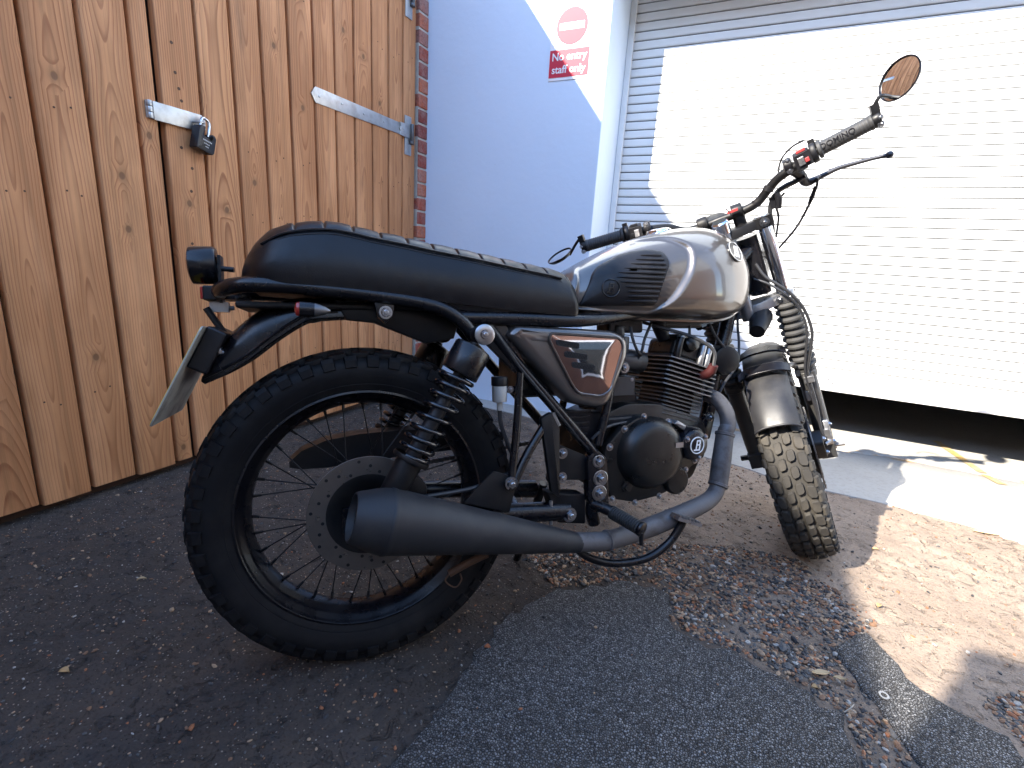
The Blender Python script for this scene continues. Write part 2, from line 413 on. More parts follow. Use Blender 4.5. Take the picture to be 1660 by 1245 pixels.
inn = MB(); x0, x1, y0, y1, z1 = -1.2, 5.1, YS+.085, 6.2, 2.9
inn.add([(x0, y0, 0), (x1, y0, 0), (x1, y1, 0), (x0, y1, 0), (x0, y0, z1), (x1, y0, z1), (x1, y1, z1), (x0, y1, z1)], [(0, 3, 7, 4), (1, 5, 6, 2), (3, 2, 6, 7), (4, 7, 6, 5)])
inn.build('interior_wall', mat('interior_grey', (.10, .095, .09), .9), wall, smooth=0)

# ---- roller shutter, slat by slat
SHW = mat('white_shutter_enamel', (.76, .765, .76), .38, var=.03, vscale=3, dirt=(.60, .59, .55), dscale=5, damt=.25)
GAPM = mat('shutter_joint_grey', (.045, .045, .05), .8)
sh = empty('roller_shutter', (1.5, YS, .29)); tag(sh, 'white slatted roller shutter door raised slightly off the ground', 'shutter')
SX0, SX1 = XJ-.05, XR+.05; PIT = .0412
pr = [(-.0, 0), (-.0050, .0004), (-.0068, .0022), (-.0072, .010), (-.0074, .020), (-.0072, .030), (-.0071, .0354), (-.0045, .0366), (0, .0369), (.0012, .0369), (.0012, 0)]
sm_ = MB(); sm_.rings([[(SX0-1.5, y, z) for y, z in pr], [(SX1-1.5, y, z) for y, z in pr]]); slat_me = sm_.mesh('slat', SHW, 50)
z = .072; n = 0
while .29+z < 2.62:
    inst(slat_me, 'slat', Matrix.Translation((0, 0, z)), sh); z += PIT; n += 1
b = MB(); b.box((0, .004, (z+.06)/2), (SX1-SX0, .003, z-.07)); o = b.build('slat_backing', GAPM, sh, smooth=0)
b = MB(); b.rings([[(x, y, zz) for y, zz in [(.012, 0), (-.009, 0), (-.011, .003), (-.011, .066), (-.008, .0702), (.012, .0702)]] for x in (SX0-1.5, SX1-1.5)]); b.build('bottom_bar', SHW, sh, smooth=40)
for sx in (XJ, XR):
    d = 1 if sx < 1 else -1
    b = MB(); b.box((sx-1.5+d*.0155, -.024, 1.1-.29+.05), (.030, .022, 2.2)); b.build('guide_rail', SHW, sh, smooth=0, bevel=.003)
# little winged W mark near the bottom of the shutter
mk = MB(); o0 = Vector((1.024-1.5, -.0118, .338-.29))
def stroke(a, b_, w_):
    a = Vector((a[0], 0, a[1])); b_ = Vector((b_[0], 0, b_[1])); d = (b_-a).normalized(); n_ = Vector((-d.z, 0, d.x))*w_
    mk.add([o0+a-n_+Vector((0, y, 0)) for y in (0,)]+[o0+a+n_, o0+b_+n_*.7, o0+b_-n_*.7], [(0, 1, 2, 3)])
for a, b_, w_ in (((-.034, .016), (-.024, .004), .0022), ((-.024, .012), (-.016, -.012), .0030), ((-.016, -.012), (-.004, -.012), .0020), ((-.004, -.012), (-.002, .004), .0028), ((.002, -.012), (.004, .002), .0024), ((.002, -.013), (.013, -.011), .0020), ((.013, -.011), (.022, .008), .0030), ((.022, .006), (.036, .016), .0022)): stroke(a, b_, w_)
mk.build('emblem', mat('emblem_grey', (.12, .12, .13), .6), sh, smooth=0)

# ---- no entry sign
REDS = mat('sign_red', (.56, .022, .05), .5, spec=.35, var=.06, vscale=20); PLW = mat('sign_white', (.80, .80, .80), .4, var=.02, vscale=20)
sg = MB(); sg.prism(rpoly([(-.459, 1.672), (-.243, 1.672), (-.243, 2.03), (-.459, 2.03)], .006), YW-.0005, YW-.0035, .0008)
sign = tag(sg.build('no_entry_sign', PLW, smooth=0), 'white no entry staff only sign with red disc on the wall', 'sign')
c = MB(); c.cyl((-.354, YW-.0036, 1.898), (-.354, YW-.0046, 1.898), .0775, n=64); c.build('red_disc', REDS, sign, smooth=0)
c = MB(); c.box((-.354, YW-.0051, 1.898), (.122, .0008, .029)); c.build('white_bar', PLW, sign, smooth=0)
c = MB(); c.box((-.357, YW-.0041, 1.744), (.199, .001, .118)); c.build('red_panel', REDS, sign, smooth=0)
for t, zz in (('No entry', 1.772), ('staff only', 1.717)):
    inst(text_mesh(t, .047, PLW, .0003, .0006), 'lettering', basis((-.357, YW-.0052, zz), (1, 0, 0), (0, 0, 1), (0, -1, 0)), sign)

# ---- brick pier at the end of the timber
BR = NB('pier_brick'); k = BR; p = k.pos(); r = k.rnd(); n1 = k.noise(p, 18, 6, .65); n2 = k.noise(p, 120, 4, .6)
c = k.ramp(r, [(0, (.22, .040, .030)), (.35, (.40, .075, .038)), (.7, (.52, .13, .05)), (1, (.34, .15, .12))])
c = k.mix(k.ramp(n1, [(.4, 0), (.75, .7)]), c, (.36, .25, .22)); c = k.mix(k.ramp(n2, [(.3, .5), (.55, 0)]), c, (.06, .02, .02))
k.L.new(c, k.b.inputs['Base Color']); k.b.inputs['Roughness'].default_value = .85; k.L.new(k.bump(k.math('ADD', n2, k.math('MULTIPLY', n1, 1.5)), .7, .004), k.b.inputs['Normal'])
MORT = mat('lime_mortar', (.50, .46, .40), .95, var=.25, vscale=40, bump=.6, bscale=120)
XP = -1.172
b = MB(); b.box((XP-.115, 1.7595, 1.38), (.22, .076, 2.76)); pier = tag(b.build('brick_pier', MORT, smooth=0), 'narrow red brick pier between the timber gate and white wall', 'pier')
bb = MB(); bb.box((0, 0, 0), (.225, .0785, .0645)); brick_me = bb.mesh('brick', BR.m, 0)
z = .036; k_ = 0
while z < 2.73:
    o = inst(brick_me, 'brick', Matrix.Translation((XP-.1115+rs.uniform(-.0015, .002), 1.7605+rs.uniform(-.0012, .0012), z)) @ Matrix.Rotation(rs.uniform(-.01, .01), 4, 'Z'), pier)
    md = o.modifiers.new('bevel', 'BEVEL'); md.width = .004; md.segments = 2; z += .0755

# ---- timber boards: fixed panel and gate
def wood(name, base, dark):
    k = NB(name); o = k.obj(); r = k.rnd(); s = k.sep(o)
    off = k.math('MULTIPLY', r, 57.); zz = k.math('ADD', s[2], off)
    v = k.comb(s[1], 0., zz)
    lo = k.noise(k.vmath('MULTIPLY', v, (3, 1, .9)), 1, 3, .5); lo2 = k.noise(k.vmath('ADD', k.vmath('MULTIPLY', v, (1, 1, .55)), (9, 4, 2)), 1, 2, .5)
    y = k.math('ADD', s[1], k.math('MULTIPLY', k.math('SUBTRACT', lo2, .5), .06))
    d = k.math('ADD', k.math('MULTIPLY', k.math('SUBTRACT', k.noise(k.vmath('ADD', k.vmath('MULTIPLY', v, (0, 1, .8)), (3, 3, 7)), 1, 2, .5), .5), .22), k.math('MULTIPLY', k.math('SUBTRACT', r, .5), .10))
    # knots pull the grain round them
    kv = k.comb(k.math('MULTIPLY', s[1], 14.), k.math('MULTIPLY', zz, 10.), 0.); kd = k.voro(kv, 1, 'F1', 0, 1., '2D'); kc = k.sep(k.voro(kv, 1, 'F1', 1, 1., '2D')); has = k.ramp(kc[0], [(.885, 0), (.90, 1)])
    pull = k.math('MULTIPLY', k.ramp(kd, [(0, 1), (.5, 0)]), has)
    rad = k.math('SQRT', k.math('ADD', k.math('MULTIPLY', y, y), k.math('MULTIPLY', d, d)))
    rad = k.math('ADD', rad, k.math('MULTIPLY', pull, .015)); rad = k.math('ADD', rad, k.math('MULTIPLY', lo, .006))
    ring = k.math('FRACT', k.math('MULTIPLY', rad, 135.)); grain = k.ramp(ring, [(0, .05), (.62, .35), (.86, 1.), (.95, .9), (1, .05)])
    fib = k.noise(k.vmath('MULTIPLY', v, (420, 1, 9)), 1, 4, .6)
    c = k.mix(r, base, tuple(x*f for x, f in zip(base, (.80, .74, .70))))
    c = k.mix(k.math('MULTIPLY', k.math('MULTIPLY', grain, k.ramp(lo, [(.3, .45), (.65, 1)])), .85), c, dark)
    c = k.mix(k.ramp(fib, [(.3, .28), (.7, 0)]), c, tuple(x*.55 for x in base))
    stk = k.noise(k.vmath('ADD', k.vmath('MULTIPLY', v, (62, 1, .75)), (1, 7, 3)), 1, 4, .6); c = k.mix(k.ramp(stk, [(.46, 0), (.66, .62)]), c, tuple(x*.42 for x in base))
    tone = k.noise(k.vmath('MULTIPLY', v, (5, 1, .8)), 1, 3, .5); c = k.mix(k.ramp(tone, [(.35, .42), (.60, 0)]), c, tuple(x*f for x, f in zip(base, (.50, .40, .34))))
    wear = k.noise(k.vmath('MULTIPLY', v, (7, 1, 1.6)), 1, 5, .6); c = k.mix(k.ramp(wear, [(.48, 0), (.75, .5)]), c, tuple(min(1, x*1.25+.04) for x in base))
    stn = k.noise(k.vmath('ADD', k.vmath('MULTIPLY', v, (16, 1, 2.4)), (4, 1, 1)), 1, 5, .6); c = k.mix(k.ramp(stn, [(.62, 0), (.78, .6)]), c, (.13, .065, .035))
    kn = k.math('MULTIPLY', k.ramp(kd, [(.085, 1), (.13, 0)]), has); c = k.mix(kn, c, (.045, .013, .007))
    halo = k.math('MULTIPLY', k.ramp(kd, [(.10, .6), (.27, 0)]), has); c = k.mix(halo, c, tuple(x*.45 for x in base))
    k.L.new(c, k.b.inputs['Base Color']); k.b.inputs['Roughness'].default_value = .62; k.b.inputs['Specular IOR Level'].default_value = .35
    hgt = k.math('SUBTRACT', k.math('MULTIPLY', fib, .6), k.math('ADD', k.math('MULTIPLY', grain, .4), kn))
    k.L.new(k.bump(hgt, .35, .002), k.b.inputs['Normal']); return k.m
W1 = wood('weathered_pine', (.64, .31, .135), (.16, .034, .010))
SHADOWGAP = mat('old_dark_timber', (.045, .022, .014), .9, var=.3, vscale=12)
def board_mesh(wd, h, groove=.006):
    '''tongued board: vee shoulders on both long edges, in local y (width) and z (height), face at x=+.011'''
    hw = wd/2; pr = [(-.011, -hw), (.002, -hw+.0016), (.0065, -hw+.0028), (.0098, -hw+.0046), (.011, -hw+.0075)]
    for q in range(1, 6): pr.append((.011+.0006*math.sin(q/6*math.pi), -hw+.0065+(wd-.013)*q/6))
    pr += [(.011, hw-.0075), (.0098, hw-.0046), (.0065, hw-.0028), (.002, hw-.0016), (-.011, hw)]
    b = MB(); b.rings([[(x, y, 0) for x, y in pr], [(x, y, h*.5) for x, y in pr], [(x, y, h) for x, y in pr]]); return b.mesh('board', W1, 40)
XF = -1.191; HB = 2.68
def panel(root, edges, z0=.032):
    for a, b_ in zip(edges, edges[1:]):
        wd = b_-a-.0052
        inst(board_mesh(wd, HB-rs.uniform(0, .004)), 'board', Matrix.Translation((XF+rs.uniform(-.002, .002), (a+b_)/2-root.location.y, z0+rs.uniform(-.006, .006))) @ Matrix.Rotation(rs.uniform(-.0012, .0012), 4, 'X'), root)
fence = empty('timber_fence', (0, -.6, 0)); tag(fence, 'fixed panel of wide tan pine boards left of the gate', 'fence')
panel(fence, [-1.504, -1.374, -1.244, -1.114, -.984, -.854, -.724, -.594, -.464, -.344, -.214, -.084, .046, .176, .305, .3685])
b = MB(); b.box((XF-.0135, (-1.5+.366)/2+.6, 1.36), (.004, 1.866, 2.66)); b.build('backing', SHADOWGAP, fence, smooth=0)
# the low building the boards belong to: its eave shades the yard
b = MB(); b.box((-2.2, -2.155, 1.34), (1.96, 7.66, 2.68)); shed = tag(b.build('outbuilding', SHADOWGAP, smooth=0), 'low timber outbuilding behind the boards and gate', 'building')
b = MB(); b.box((-2.2, -2.155, 2.729), (2.068, 7.70, .052)); b.build('roof', mat('roof_felt', (.06, .058, .055), .9, var=.2), shed, smooth=0)
b = MB(); b.box((-1.2105, -3.76, 1.355), (.02, 4.46, 2.65)); b.build('side_cladding', W1, shed, smooth=0)
gate = empty('timber_gate', (0, 1.04, 0)); tag(gate, 'tall pine board gate with steel strap hinges and hasp', 'gate')
panel(gate, [.3785, .512, .641, .762, .886, 1.011, 1.128, 1.245, 1.364, 1.484, 1.596, 1.706])
b = MB(); b.box((XF-.0135, .002, 1.36), (.004, 1.318, 2.66)); b.build('backing', SHADOWGAP, gate, smooth=0)
GALV = mat('galvanised_steel', (.46, .47, .47), .42, .85, var=.2, vscale=30, rvar=.12, dirt=(.22, .17, .13), dscale=18, damt=.5, bump=.1, bscale=80)
XG = XF+.0125
def plate(poly, x0, x1, bev=.0008):
    m_ = MB(); m_.prism(poly, x0, x1, bev, put=lambda a, y, b__: (y, a-1.04, b__)); return m_
screw = MB(); screw.lathe([(0, .0052), (.0012, .0050), (.0024, .0032), (.0028, .0001)], (0, 0, 0), (0, 0, 1), 12); screw_me = screw.mesh('screw', GALV, 50)
for zc, dy in ((1.445, 0), (2.085, 0)):
    st_ = plate([(1.004, zc-.024), (1.012, zc-.031), (1.30, zc-.029), (1.585, zc-.027), (1.585, zc+.027), (1.30, zc+.029), (1.012, zc+.031), (1.004, zc+.024), (.995, zc+.010), (.988, zc), (.995, zc-.010)], XG, XG+.0045)
    h = st_.build('strap_hinge', GALV, gate, smooth=30)
    c_ = plate([(1.560, zc-.030), (1.650, zc-.034), (1.650, zc+.034), (1.560, zc+.030), (1.566, zc+.012), (1.556, zc), (1.566, zc-.012)], XG+.0048, XG+.010); c_.build('hinge_cuff', GALV, h, smooth=30)
    c_ = plate([(1.608, zc-.115), (1.662, zc-.115), (1.662, zc+.075), (1.608, zc+.075)], XG-.0005, XG+.0035); c_.build('hinge_plate', GALV, h, smooth=30)
    c_ = MB(); c_.cyl((XG+.015, 1.655-1.04, zc-.055), (XG+.015, 1.655-1.04, zc+.040), .0095, n=16, bev=.002); c_.cyl((XG+.010, 1.655-1.04, zc-.06), (XG+.010, 1.655-1.04, zc-.045), .014, n=16, bev=.002); c_.build('hinge_pin', mat('dark_steel', (.10, .10, .105), .4, .8, rvar=.1), h)
    for yy in (1.03, 1.16, 1.30, 1.44, 1.585): inst(screw_me, 'screw', aim((XG+(.0045 if yy < 1.55 else .010), yy-1.04, zc+rs.uniform(-.006, .006)), (1, 0, 0)), h)
hs = plate([(.347, 1.184), (.500, 1.182), (.512, 1.192), (.514, 1.224), (.502, 1.236), (.347, 1.238)], XG+.006, XG+.0105)
hasp = hs.build('hasp', GALV, gate, smooth=30)
c_ = MB()
for z0, z1_ in ((1.186, 1.203), (1.204, 1.220), (1.221, 1.238)): c_.cyl((XG+.007, .338-1.04, z0), (XG+.007, .338-1.04, z1_), .0085, n=14, bev=.0015)
c_.build('knuckle', GALV, hasp)
c_ = MB(); c_.box((XG+.0025, .334-1.04, 1.212), (.004, .012, .050)); c_.build('fixed_leaf', GALV, hasp, smooth=0)
c_ = MB(); c_.tube([(XG+.008, .470-1.04, 1.207), (XG+.032, .472-1.04, 1.207), (XG+.034, .492-1.04, 1.209), (XG+.008, .496-1.04, 1.209)], .0045, 8, 5); c_.build('staple', GALV, hasp)
nl = MB(); nl.lathe([(0, .0052), (.0008, .0050), (.0012, .0001)], (0, 0, 0), (0, 0, 1), 10); nail_me = nl.mesh('nail', mat('rusty_nail', (.10, .055, .035), .7, .5), 40)
BRASS = mat('dull_brass', (.42, .27, .10), .45, .9)
for yy, zz in ((.44, 1.30), (.445, 1.265), (.433, 1.345), (.45, .985), (.436, .81), (.448, .79), (.43, 1.12), (.46, 1.06), (.43, 1.43)):
    inst(nail_me, 'screw', aim((XF+.0112, yy-1.04, zz), (1, 0, 0)), gate)
for root, edges in ((fence, [-.214, -.084, .046, .176, .305]), (gate, [.512, .641, .762, .886, 1.011, 1.128, 1.245, 1.364, 1.484, 1.596, 1.706])):
    for a, b_ in zip(edges, edges[1:]):
        for zc in (.35, .93, 1.16, 1.78):
            for q_ in (-1, 1): inst(nail_me, 'nail', aim((XF+.0112, (a+b_)/2+q_*.017+rs.uniform(-.006, .006)-root.location.y, zc+rs.uniform(-.025, .025)), (1, 0, 0)) @ Matrix.Scale(.55, 4), root)
# ---- yard wall on the sunny side behind the viewer; it shades the near ground
b = MB(); b.box((2.0, -2.40, 1.07), (5.03, .23, 2.14)); yw = tag(b.build('yard_wall', mat('yard_wall_render', (.34, .29, .25), .9, var=.2, vscale=4, bump=.4, bscale=40), smooth=0), 'plain rendered yard wall behind the camera', 'wall')
b = MB(); b.box((2.0, -2.40, 2.17), (5.03, .30, .06)); b.build('coping', CONC, yw, smooth=0, bevel=.008)
# ---- house across the yard, behind the viewer
hs_ = MB(); hs_.box((2.2, -11.0, 2.5), (9.0, 3.6, 5.0)); house = tag(hs_.build('brick_house', mat('house_brick', (.30, .15, .09), .9, var=.25, vscale=3), smooth=0), 'two storey brick house across the yard behind the camera', 'house')
hr = MB(); hr.rings([[(-2.5, y, z) for y, z in ((-8.95, 5.0), (-11.0, 6.3), (-13.05, 5.0))], [(6.9, y, z) for y, z in ((-8.95, 5.0), (-11.0, 6.3), (-13.05, 5.0))]]); hr.build('roof', mat('roof_tile', (.10, .06, .05), .85, var=.2), house, smooth=0)
for wx in (-1.0, 1.2, 3.4, 5.6):
    for wz in (1.5, 3.9):
        q = MB(); q.box((wx, -9.19, wz), (1.1, .03, 1.2)); wf = q.build('window', PLW, house, smooth=0)
        q = MB(); q.box((wx, -9.17, wz), (.96, .02, 1.06)); q.build('pane', mat('window_glass', (.03, .035, .04), .05), wf, smooth=0)
# ---- unseen brick building added on the right to cut skylight on the boards
hs_ = MB(); hs_.box((5.4, -3.6, 1.9), (3.0, 9.6, 3.8)); sky_blocker = tag(hs_.build('brick_sky_blocker', mat('blocker_brick', (.17, .085, .06), .9, var=.3, vscale=3), smooth=0), 'unseen dark brick building added on the right to cut skylight', 'building')
for wy in (-7.0, -4.8, -2.6, -.4):
    for wz in (1.25, 2.95):
        q = MB(); q.box((3.86, wy, wz), (.03, 1.0, 1.4)); wf = q.build('window', PLW, sky_blocker, smooth=0)
        q = MB(); q.box((3.845, wy, wz), (.02, .86, 1.26)); q.build('pane', mat('window_glass', (.03, .035, .04), .05), wf, smooth=0)
q = MB(); q.box((3.885, -3.6, 3.0), (.04, 9.62, 1.58)); q.build('render_band', mat('grey_render', (.42, .42, .42), .8, var=.15, vscale=3), sky_blocker, smooth=0)  # pale band added to vary the reflections in the side panel
q = MB(); q.box((5.4, -3.6, 3.85), (3.2, 9.8, .12)); q.build('parapet', CONC, sky_blocker, smooth=0)

# ================================================================ THE MOTORCYCLE (local: x forward, y to its left, z up)
BLK = mat('satin_black_paint', (.004, .004, .006), .28, spec=.35, coat=.15, coat_rough=.25, rvar=.10, vscale=10, dirt=(.022, .020, .019), dscale=14, damt=.35)
BLKM = mat('matt_black_steel', (.006, .006, .007), .44, spec=.28, rvar=.10, vscale=14, dirt=(.032, .028, .024), dscale=10, damt=.45, bump=.08, bscale=300, bdist=.0004)
EXH = mat('matt_black_exhaust', (.020, .020, .022), .52, spec=.32, rvar=.08, vscale=9, dirt=(.075, .066, .058), dscale=7, damt=.5, bump=.15, bscale=500, bdist=.0003)
HDR = mat('heat_greyed_header', (.105, .100, .102), .55, .25, rvar=.1, vscale=12, var=.15, dirt=(.05, .035, .028), dscale=32, damt=.9, bump=.25, bscale=220, bdist=.0005)
GUN = mat('gunmetal_paint', (.118, .104, .095), .28, .72, coat=.8, coat_rough=.05, var=.05, vscale=3, bump=.03, bscale=900, bdist=.0002)
CHR = mat('chrome', (.72, .73, .75), .07, 1.0, rvar=.04)
ALU = mat('brushed_aluminium', (.34, .34, .345), .38, .9, rvar=.12, vscale=30, dirt=(.22, .20, .18), dscale=30, damt=.4)
ZINC = mat('zinc_bolt', (.36, .37, .39), .28, 1.0)
RUB = mat('tyre_rubber', (.005, .005, .006), .58, spec=.2, var=.25, vscale=20, dirt=(.030, .027, .024), dscale=9, damt=.4, bump=.18, bscale=260, bdist=.0006)
RUBD = mat('dusty_tyre_rubber', (.036, .033, .029), .75, spec=.3, var=.25, vscale=20, dirt=(.10, .085, .065), dscale=12, damt=.6, bump=.2, bscale=200, bdist=.0006)
PLA = mat('black_plastic', (.006, .006, .008), .44, spec=.35, rvar=.1, vscale=20, dirt=(.03, .028, .027), dscale=25, damt=.3)
LEA = mat('black_leather', (.004, .004, .0055), .37, spec=.33, rvar=.09, vscale=25, bump=.30, bscale=420, bdist=.0006, dirt=(.018, .017, .016), dscale=6, damt=.35)
STIT = mat('dark_thread', (.028, .028, .030), .7)
CABLE = mat('cable_sheath', (.022, .022, .024), .45)
CASE = mat('black_engine_case', (.006, .006, .006), .34, spec=.4, rvar=.10, vscale=12, dirt=(.045, .035, .027), dscale=8, damt=.5, bump=.12, bscale=380, bdist=.0004)
FINM = mat('black_fin', (.010, .010, .011), .45, spec=.35, dirt=(.035, .03, .026), dscale=20, damt=.4)
FINE = mat('bare_fin_edge', (.20, .20, .20), .45, .8, var=.2, vscale=90)
REDL = mat('red_lens', (.40, .012, .010), .15, coat=.6, trans=.3)
GLASS = mat('mirror_glass', (.86, .88, .90), .015, 1.0)
WLOG = mat('logo_white', (.78, .78, .76), .4); BLOG = mat('logo_black', (.015, .015, .017), .3, coat=.4)
RED = mat('red_switch', (.30, .03, .03), .5)
bike = empty('motorcycle', (0, 0, 0))
tag(bike, 'grey and black retro motorcycle leaning on its stand before the gate', 'motorcycle')
bike.matrix_world = Matrix.Rotation(0.83375, 4, 'Z') @ Matrix.Rotation(-0.16760, 4, 'X')
FK = basis((1.27627, .03348, .30974), (.67571, .66681, .31430), (-.60461, .74522, -.28123), (-.42175, 0, .90671))   # steered fork frame: n forward, y left, u up the leg
def fk(p): return tuple(FK @ Vector(p))
bm_ = MB(); bm_.lathe([(0, .9), (.12, 1.0), (.62, 1.0), (.75, .9)], (0, 0, 0), (0, 0, 1), 6, True, True); bm_.lathe([(.74, .55), (1.05, .52), (1.15, .4)], (0, 0, 0), (0, 0, 1), 10, False, True); bm_.lathe([(-.02, 1.45), (.12, 1.42), (.13, 1.0)], (0, 0, 0), (0, 0, 1), 16); bolt_me = bm_.mesh('bolt', ZINC, 35)
def bolt(p, d, r, parent): return inst(bolt_me, 'bolt', aim(p, d) @ Matrix.Scale(r, 4), parent)
SIDE = (0, -1, 0)

# ---------------- wheels
def wheel(name, M, R, rimr, disc_side, disc_r, dusty, seed, hubw):
    rw = random.Random(seed)
    hub = MB(); hub.lathe([(-hubw, .020), (-hubw, .030), (-.034, .032), (-.034, .054), (-.028, .056), (-.024, .036), (.024, .036), (.028, .056), (.034, .054), (.034, .032), (hubw, .030), (hubw, .020)], (0, 0, 0), (0, 1, 0), 32)
    hub.cyl((0, -hubw-.02, 0), (0, hubw+.02, 0), .0085, n=14)
    root = hub.build(name, BLKM, bike, M=M)
    # tyre carcass: closed lathe profile
    cr = R-.0115; half = [(.036, rimr-.012), (.043, rimr-.002), (.0465, rimr+.008), (.0545, rimr+.026), (.0570, rimr+.040), (.0550, cr-.020), (.0500, cr-.0105), (.040, cr-.0045), (.022, cr-.0012), (0, cr)]
    prof = half+[(-y, r) for y, r in half[-2::-1]]
    t = MB(); t.lathe(prof, (0, 0, 0), (0, 1, 0), 144)
    # moulded rubber bead rings on the sidewall
    for sgn in (-1, 1):
        t.lathe([(sgn*.0472, rimr+.011), (sgn*.0492, rimr+.0125), (sgn*.0490, rimr+.014), (sgn*.0502, rimr+.016)], (0, 0, 0), (0, 1, 0), 144)
    # tread blocks
    NP = 45
    def block(ang, y, w, L, hgt, skew=0., shape=0, drop=0.):
        nrm = math.atan2(y, .062)*.62         # crown lean
        base = cr-.012*(abs(y)/.045)**2.2-drop
        if shape == 0: pl = [(-.5, -.32), (-.32, -.5), (.32, -.5), (.5, -.30), (.5, .30), (.30, .5), (-.30, .5), (-.5, .32)]
        else: pl = [(-.5, -.5), (.5, -.5), (.5, .5), (-.5, .5)]
        lay = []
        for q, sc in ((-.003, 1.06), (hgt*.85, .97), (hgt, .88)):
            ring = []
            for a, b in pl:
                yy = y+a*w*sc+math.sin(nrm)*q; al = ang+(b*L*sc+skew*a*w)/R; rr_ = base+math.cos(nrm)*q-a*w*sc*math.sin(nrm)*.9
                ring.append((rr_*math.cos(al), yy, rr_*math.sin(al)))
            lay.append(ring)
        t.rings(lay, False, True)
    st = 2*math.pi/NP
    for k in range(NP):
        a = k*st
        block(a, -.0115, .0185, .030, .0112, .25); block(a+st*.5, .0115, .0185, .030, .0112, .25)
        block(a+st*.32, -.0345, .0205, .035, .0108, -.2); block(a+st*.82, .0345, .0205, .035, .0108, -.2)
        for sg in (-1, 1):                      # shoulder lugs
            q = a+(st*.80 if sg < 0 else st*.30)
            ring = []
            for rr_, yo in ((cr-.026, .0562), (cr-.012, .0552), (cr-.004, .0500)):
                ring.append((rr_, yo))
            L = .0135
            for (r1, y1), (r2, y2) in zip(ring, ring[1:]):
                vs = []
                for (r_, y_) in ((r1, y1), (r2, y2)):
                    for s_ in (-1, 1):
                        for o_ in (-.003, .0036):
                            al = q+s_*L/R*(1 if o_ < 0 else .85); vs.append(((r_+o_*.35)*math.cos(al), sg*(y_+o_), (r_+o_*.35)*math.sin(al)))
                t.add(vs, [(0, 1, 3, 2), (4, 6, 7, 5), (1, 5, 7, 3), (0, 4, 5, 1), (2, 3, 7, 6)])
    t.build('tyre', RUBD if dusty else RUB, root, M=M, smooth=35)
    rim = MB(); hp = [(.046, rimr), (.047, rimr-.004), (.0445, rimr-.007), (.040, rimr-.009), (.037, rimr-.017), (.028, rimr-.021), (.018, rimr-.026), (.009, rimr-.0285), (0, rimr-.029)]
    rim.lathe(hp+[(-y, r) for y, r in hp[-2::-1]], (0, 0, 0), (0, 1, 0), 128); rim.build('rim', BLK, root, M=M, smooth=50)
    # spokes: crossed, laced to alternate flanges
    sp = MB(); sp.cyl((0, 0, 0), (0, 0, 1), .00140, n=6); spm = sp.mesh('spoke', BLKM, 60)
    nip = MB(); nip.cyl((0, 0, 0), (0, 0, .016), .0034, .0028, n=6); nipm = nip.mesh('nipple', BLKM, 40)
    for k in range(36):
        sd = 1 if k % 2 else -1; tw = .62 if (k//2) % 2 else -.62
        a1 = k*2*math.pi/36; a0 = a1+tw
        p0 = Vector((.050*math.cos(a0), sd*.031, .050*math.sin(a0))); p1 = Vector(((rimr-.027)*math.cos(a1), sd*.004, (rimr-.027)*math.sin(a1)))
        d = p1-p0; Ms = M @ Matrix.Translation(p0) @ d.to_track_quat('Z', 'Y').to_matrix().to_4x4() @ Matrix.Diagonal((1, 1, d.length, 1))
        inst(spm, 'spoke', Ms, root)
        inst(nipm, 'nipple', M @ aim(p1, -d), root)
    # drilled brake disc
    y = disc_side
    sgn = -1 if y < 0 else 1
    dm = MB(); ir = disc_r*.66
    dm.lathe([(y-sgn*.002, ir), (y-sgn*.002, disc_r-.0005), (y-sgn*.0015, disc_r), (y+sgn*.0015, disc_r), (y+sgn*.002, disc_r-.0005), (y+sgn*.002, ir), (y-sgn*.002, ir)], (0, 0, 0), (0, 1, 0), 80)
    disc = dm.build('brake_disc', mat('worn_disc_steel', (.14, .128, .12), .36, .8, var=.15, vscale=40, rvar=.1), root, M=M, smooth=30)
    cr_ = MB(); cr_.lathe([(y*.55, .050), (y, ir+.004), (y+sgn*.0028, ir+.004), (y+sgn*.0028, ir-.010), (y*.7, .034)], (0, 0, 0), (0, 1, 0), 48); cr_.build('disc_carrier', BLKM, disc, M=M)
    hl = MB(); hl.cyl((0, 0, -.0004), (0, 0, .0004), .0032, n=10); hm = hl.mesh('drill_hole', mat('hole_black', (.006, .006, .006), .9), 0)
    for k in range(30):
        rr_ = ir+.010+(k % 3)*(disc_r-ir-.018)/2; al = k*2*math.pi/30+(k//3)*.02
        inst(hm, 'drill_hole', M @ aim((rr_*math.cos(al), y+sgn*.0023, rr_*math.sin(al)), (0, sgn, 0)), disc)
    return root
RM = Matrix.Translation((0, 0, .3195))
rwheel = wheel('rear_wheel', RM, .3231, .2395, -.072, .1135, False, 1, .085)
fwheel = wheel('front_wheel', FK, .3185, .2375, -.066, .125, True, 2, .062)

# ---------------- fuel tank
TW = [(.425, .070), (.46, .090), (.52, .110), (.60, .126), (.68, .1345), (.76, .1365), (.84, .130), (.90, .115), (.94, .095), (.965, .070), (.983, .036), (.988, .006)]
TT = [(.425, .775), (.46, .812), (.52, .848), (.60, .884), (.68, .912), (.76, .932), (.84, .941), (.90, .930), (.94, .905), (.965, .876), (.983, .845), (.988, .818)]
TB = [(.425, .728), (.46, .714), (.52, .708), (.60, .704), (.68, .701), (.76, .699), (.84, .699), (.90, .706), (.94, .721), (.965, .742), (.983, .772), (.988, .806)]
RECESS = [(0.4366,0.7250),(0.4725,0.8289),(0.5868,0.8896),(0.6974,0.8991),(0.7409,0.8719),(0.7289,0.8126),(0.6820,0.7439),(0.6381,0.7153),(0.5268,0.7175)]
REC = rpoly(RECESS, [.012, .03, .05, .03, .02, .05, .04, .012, .01], 5)
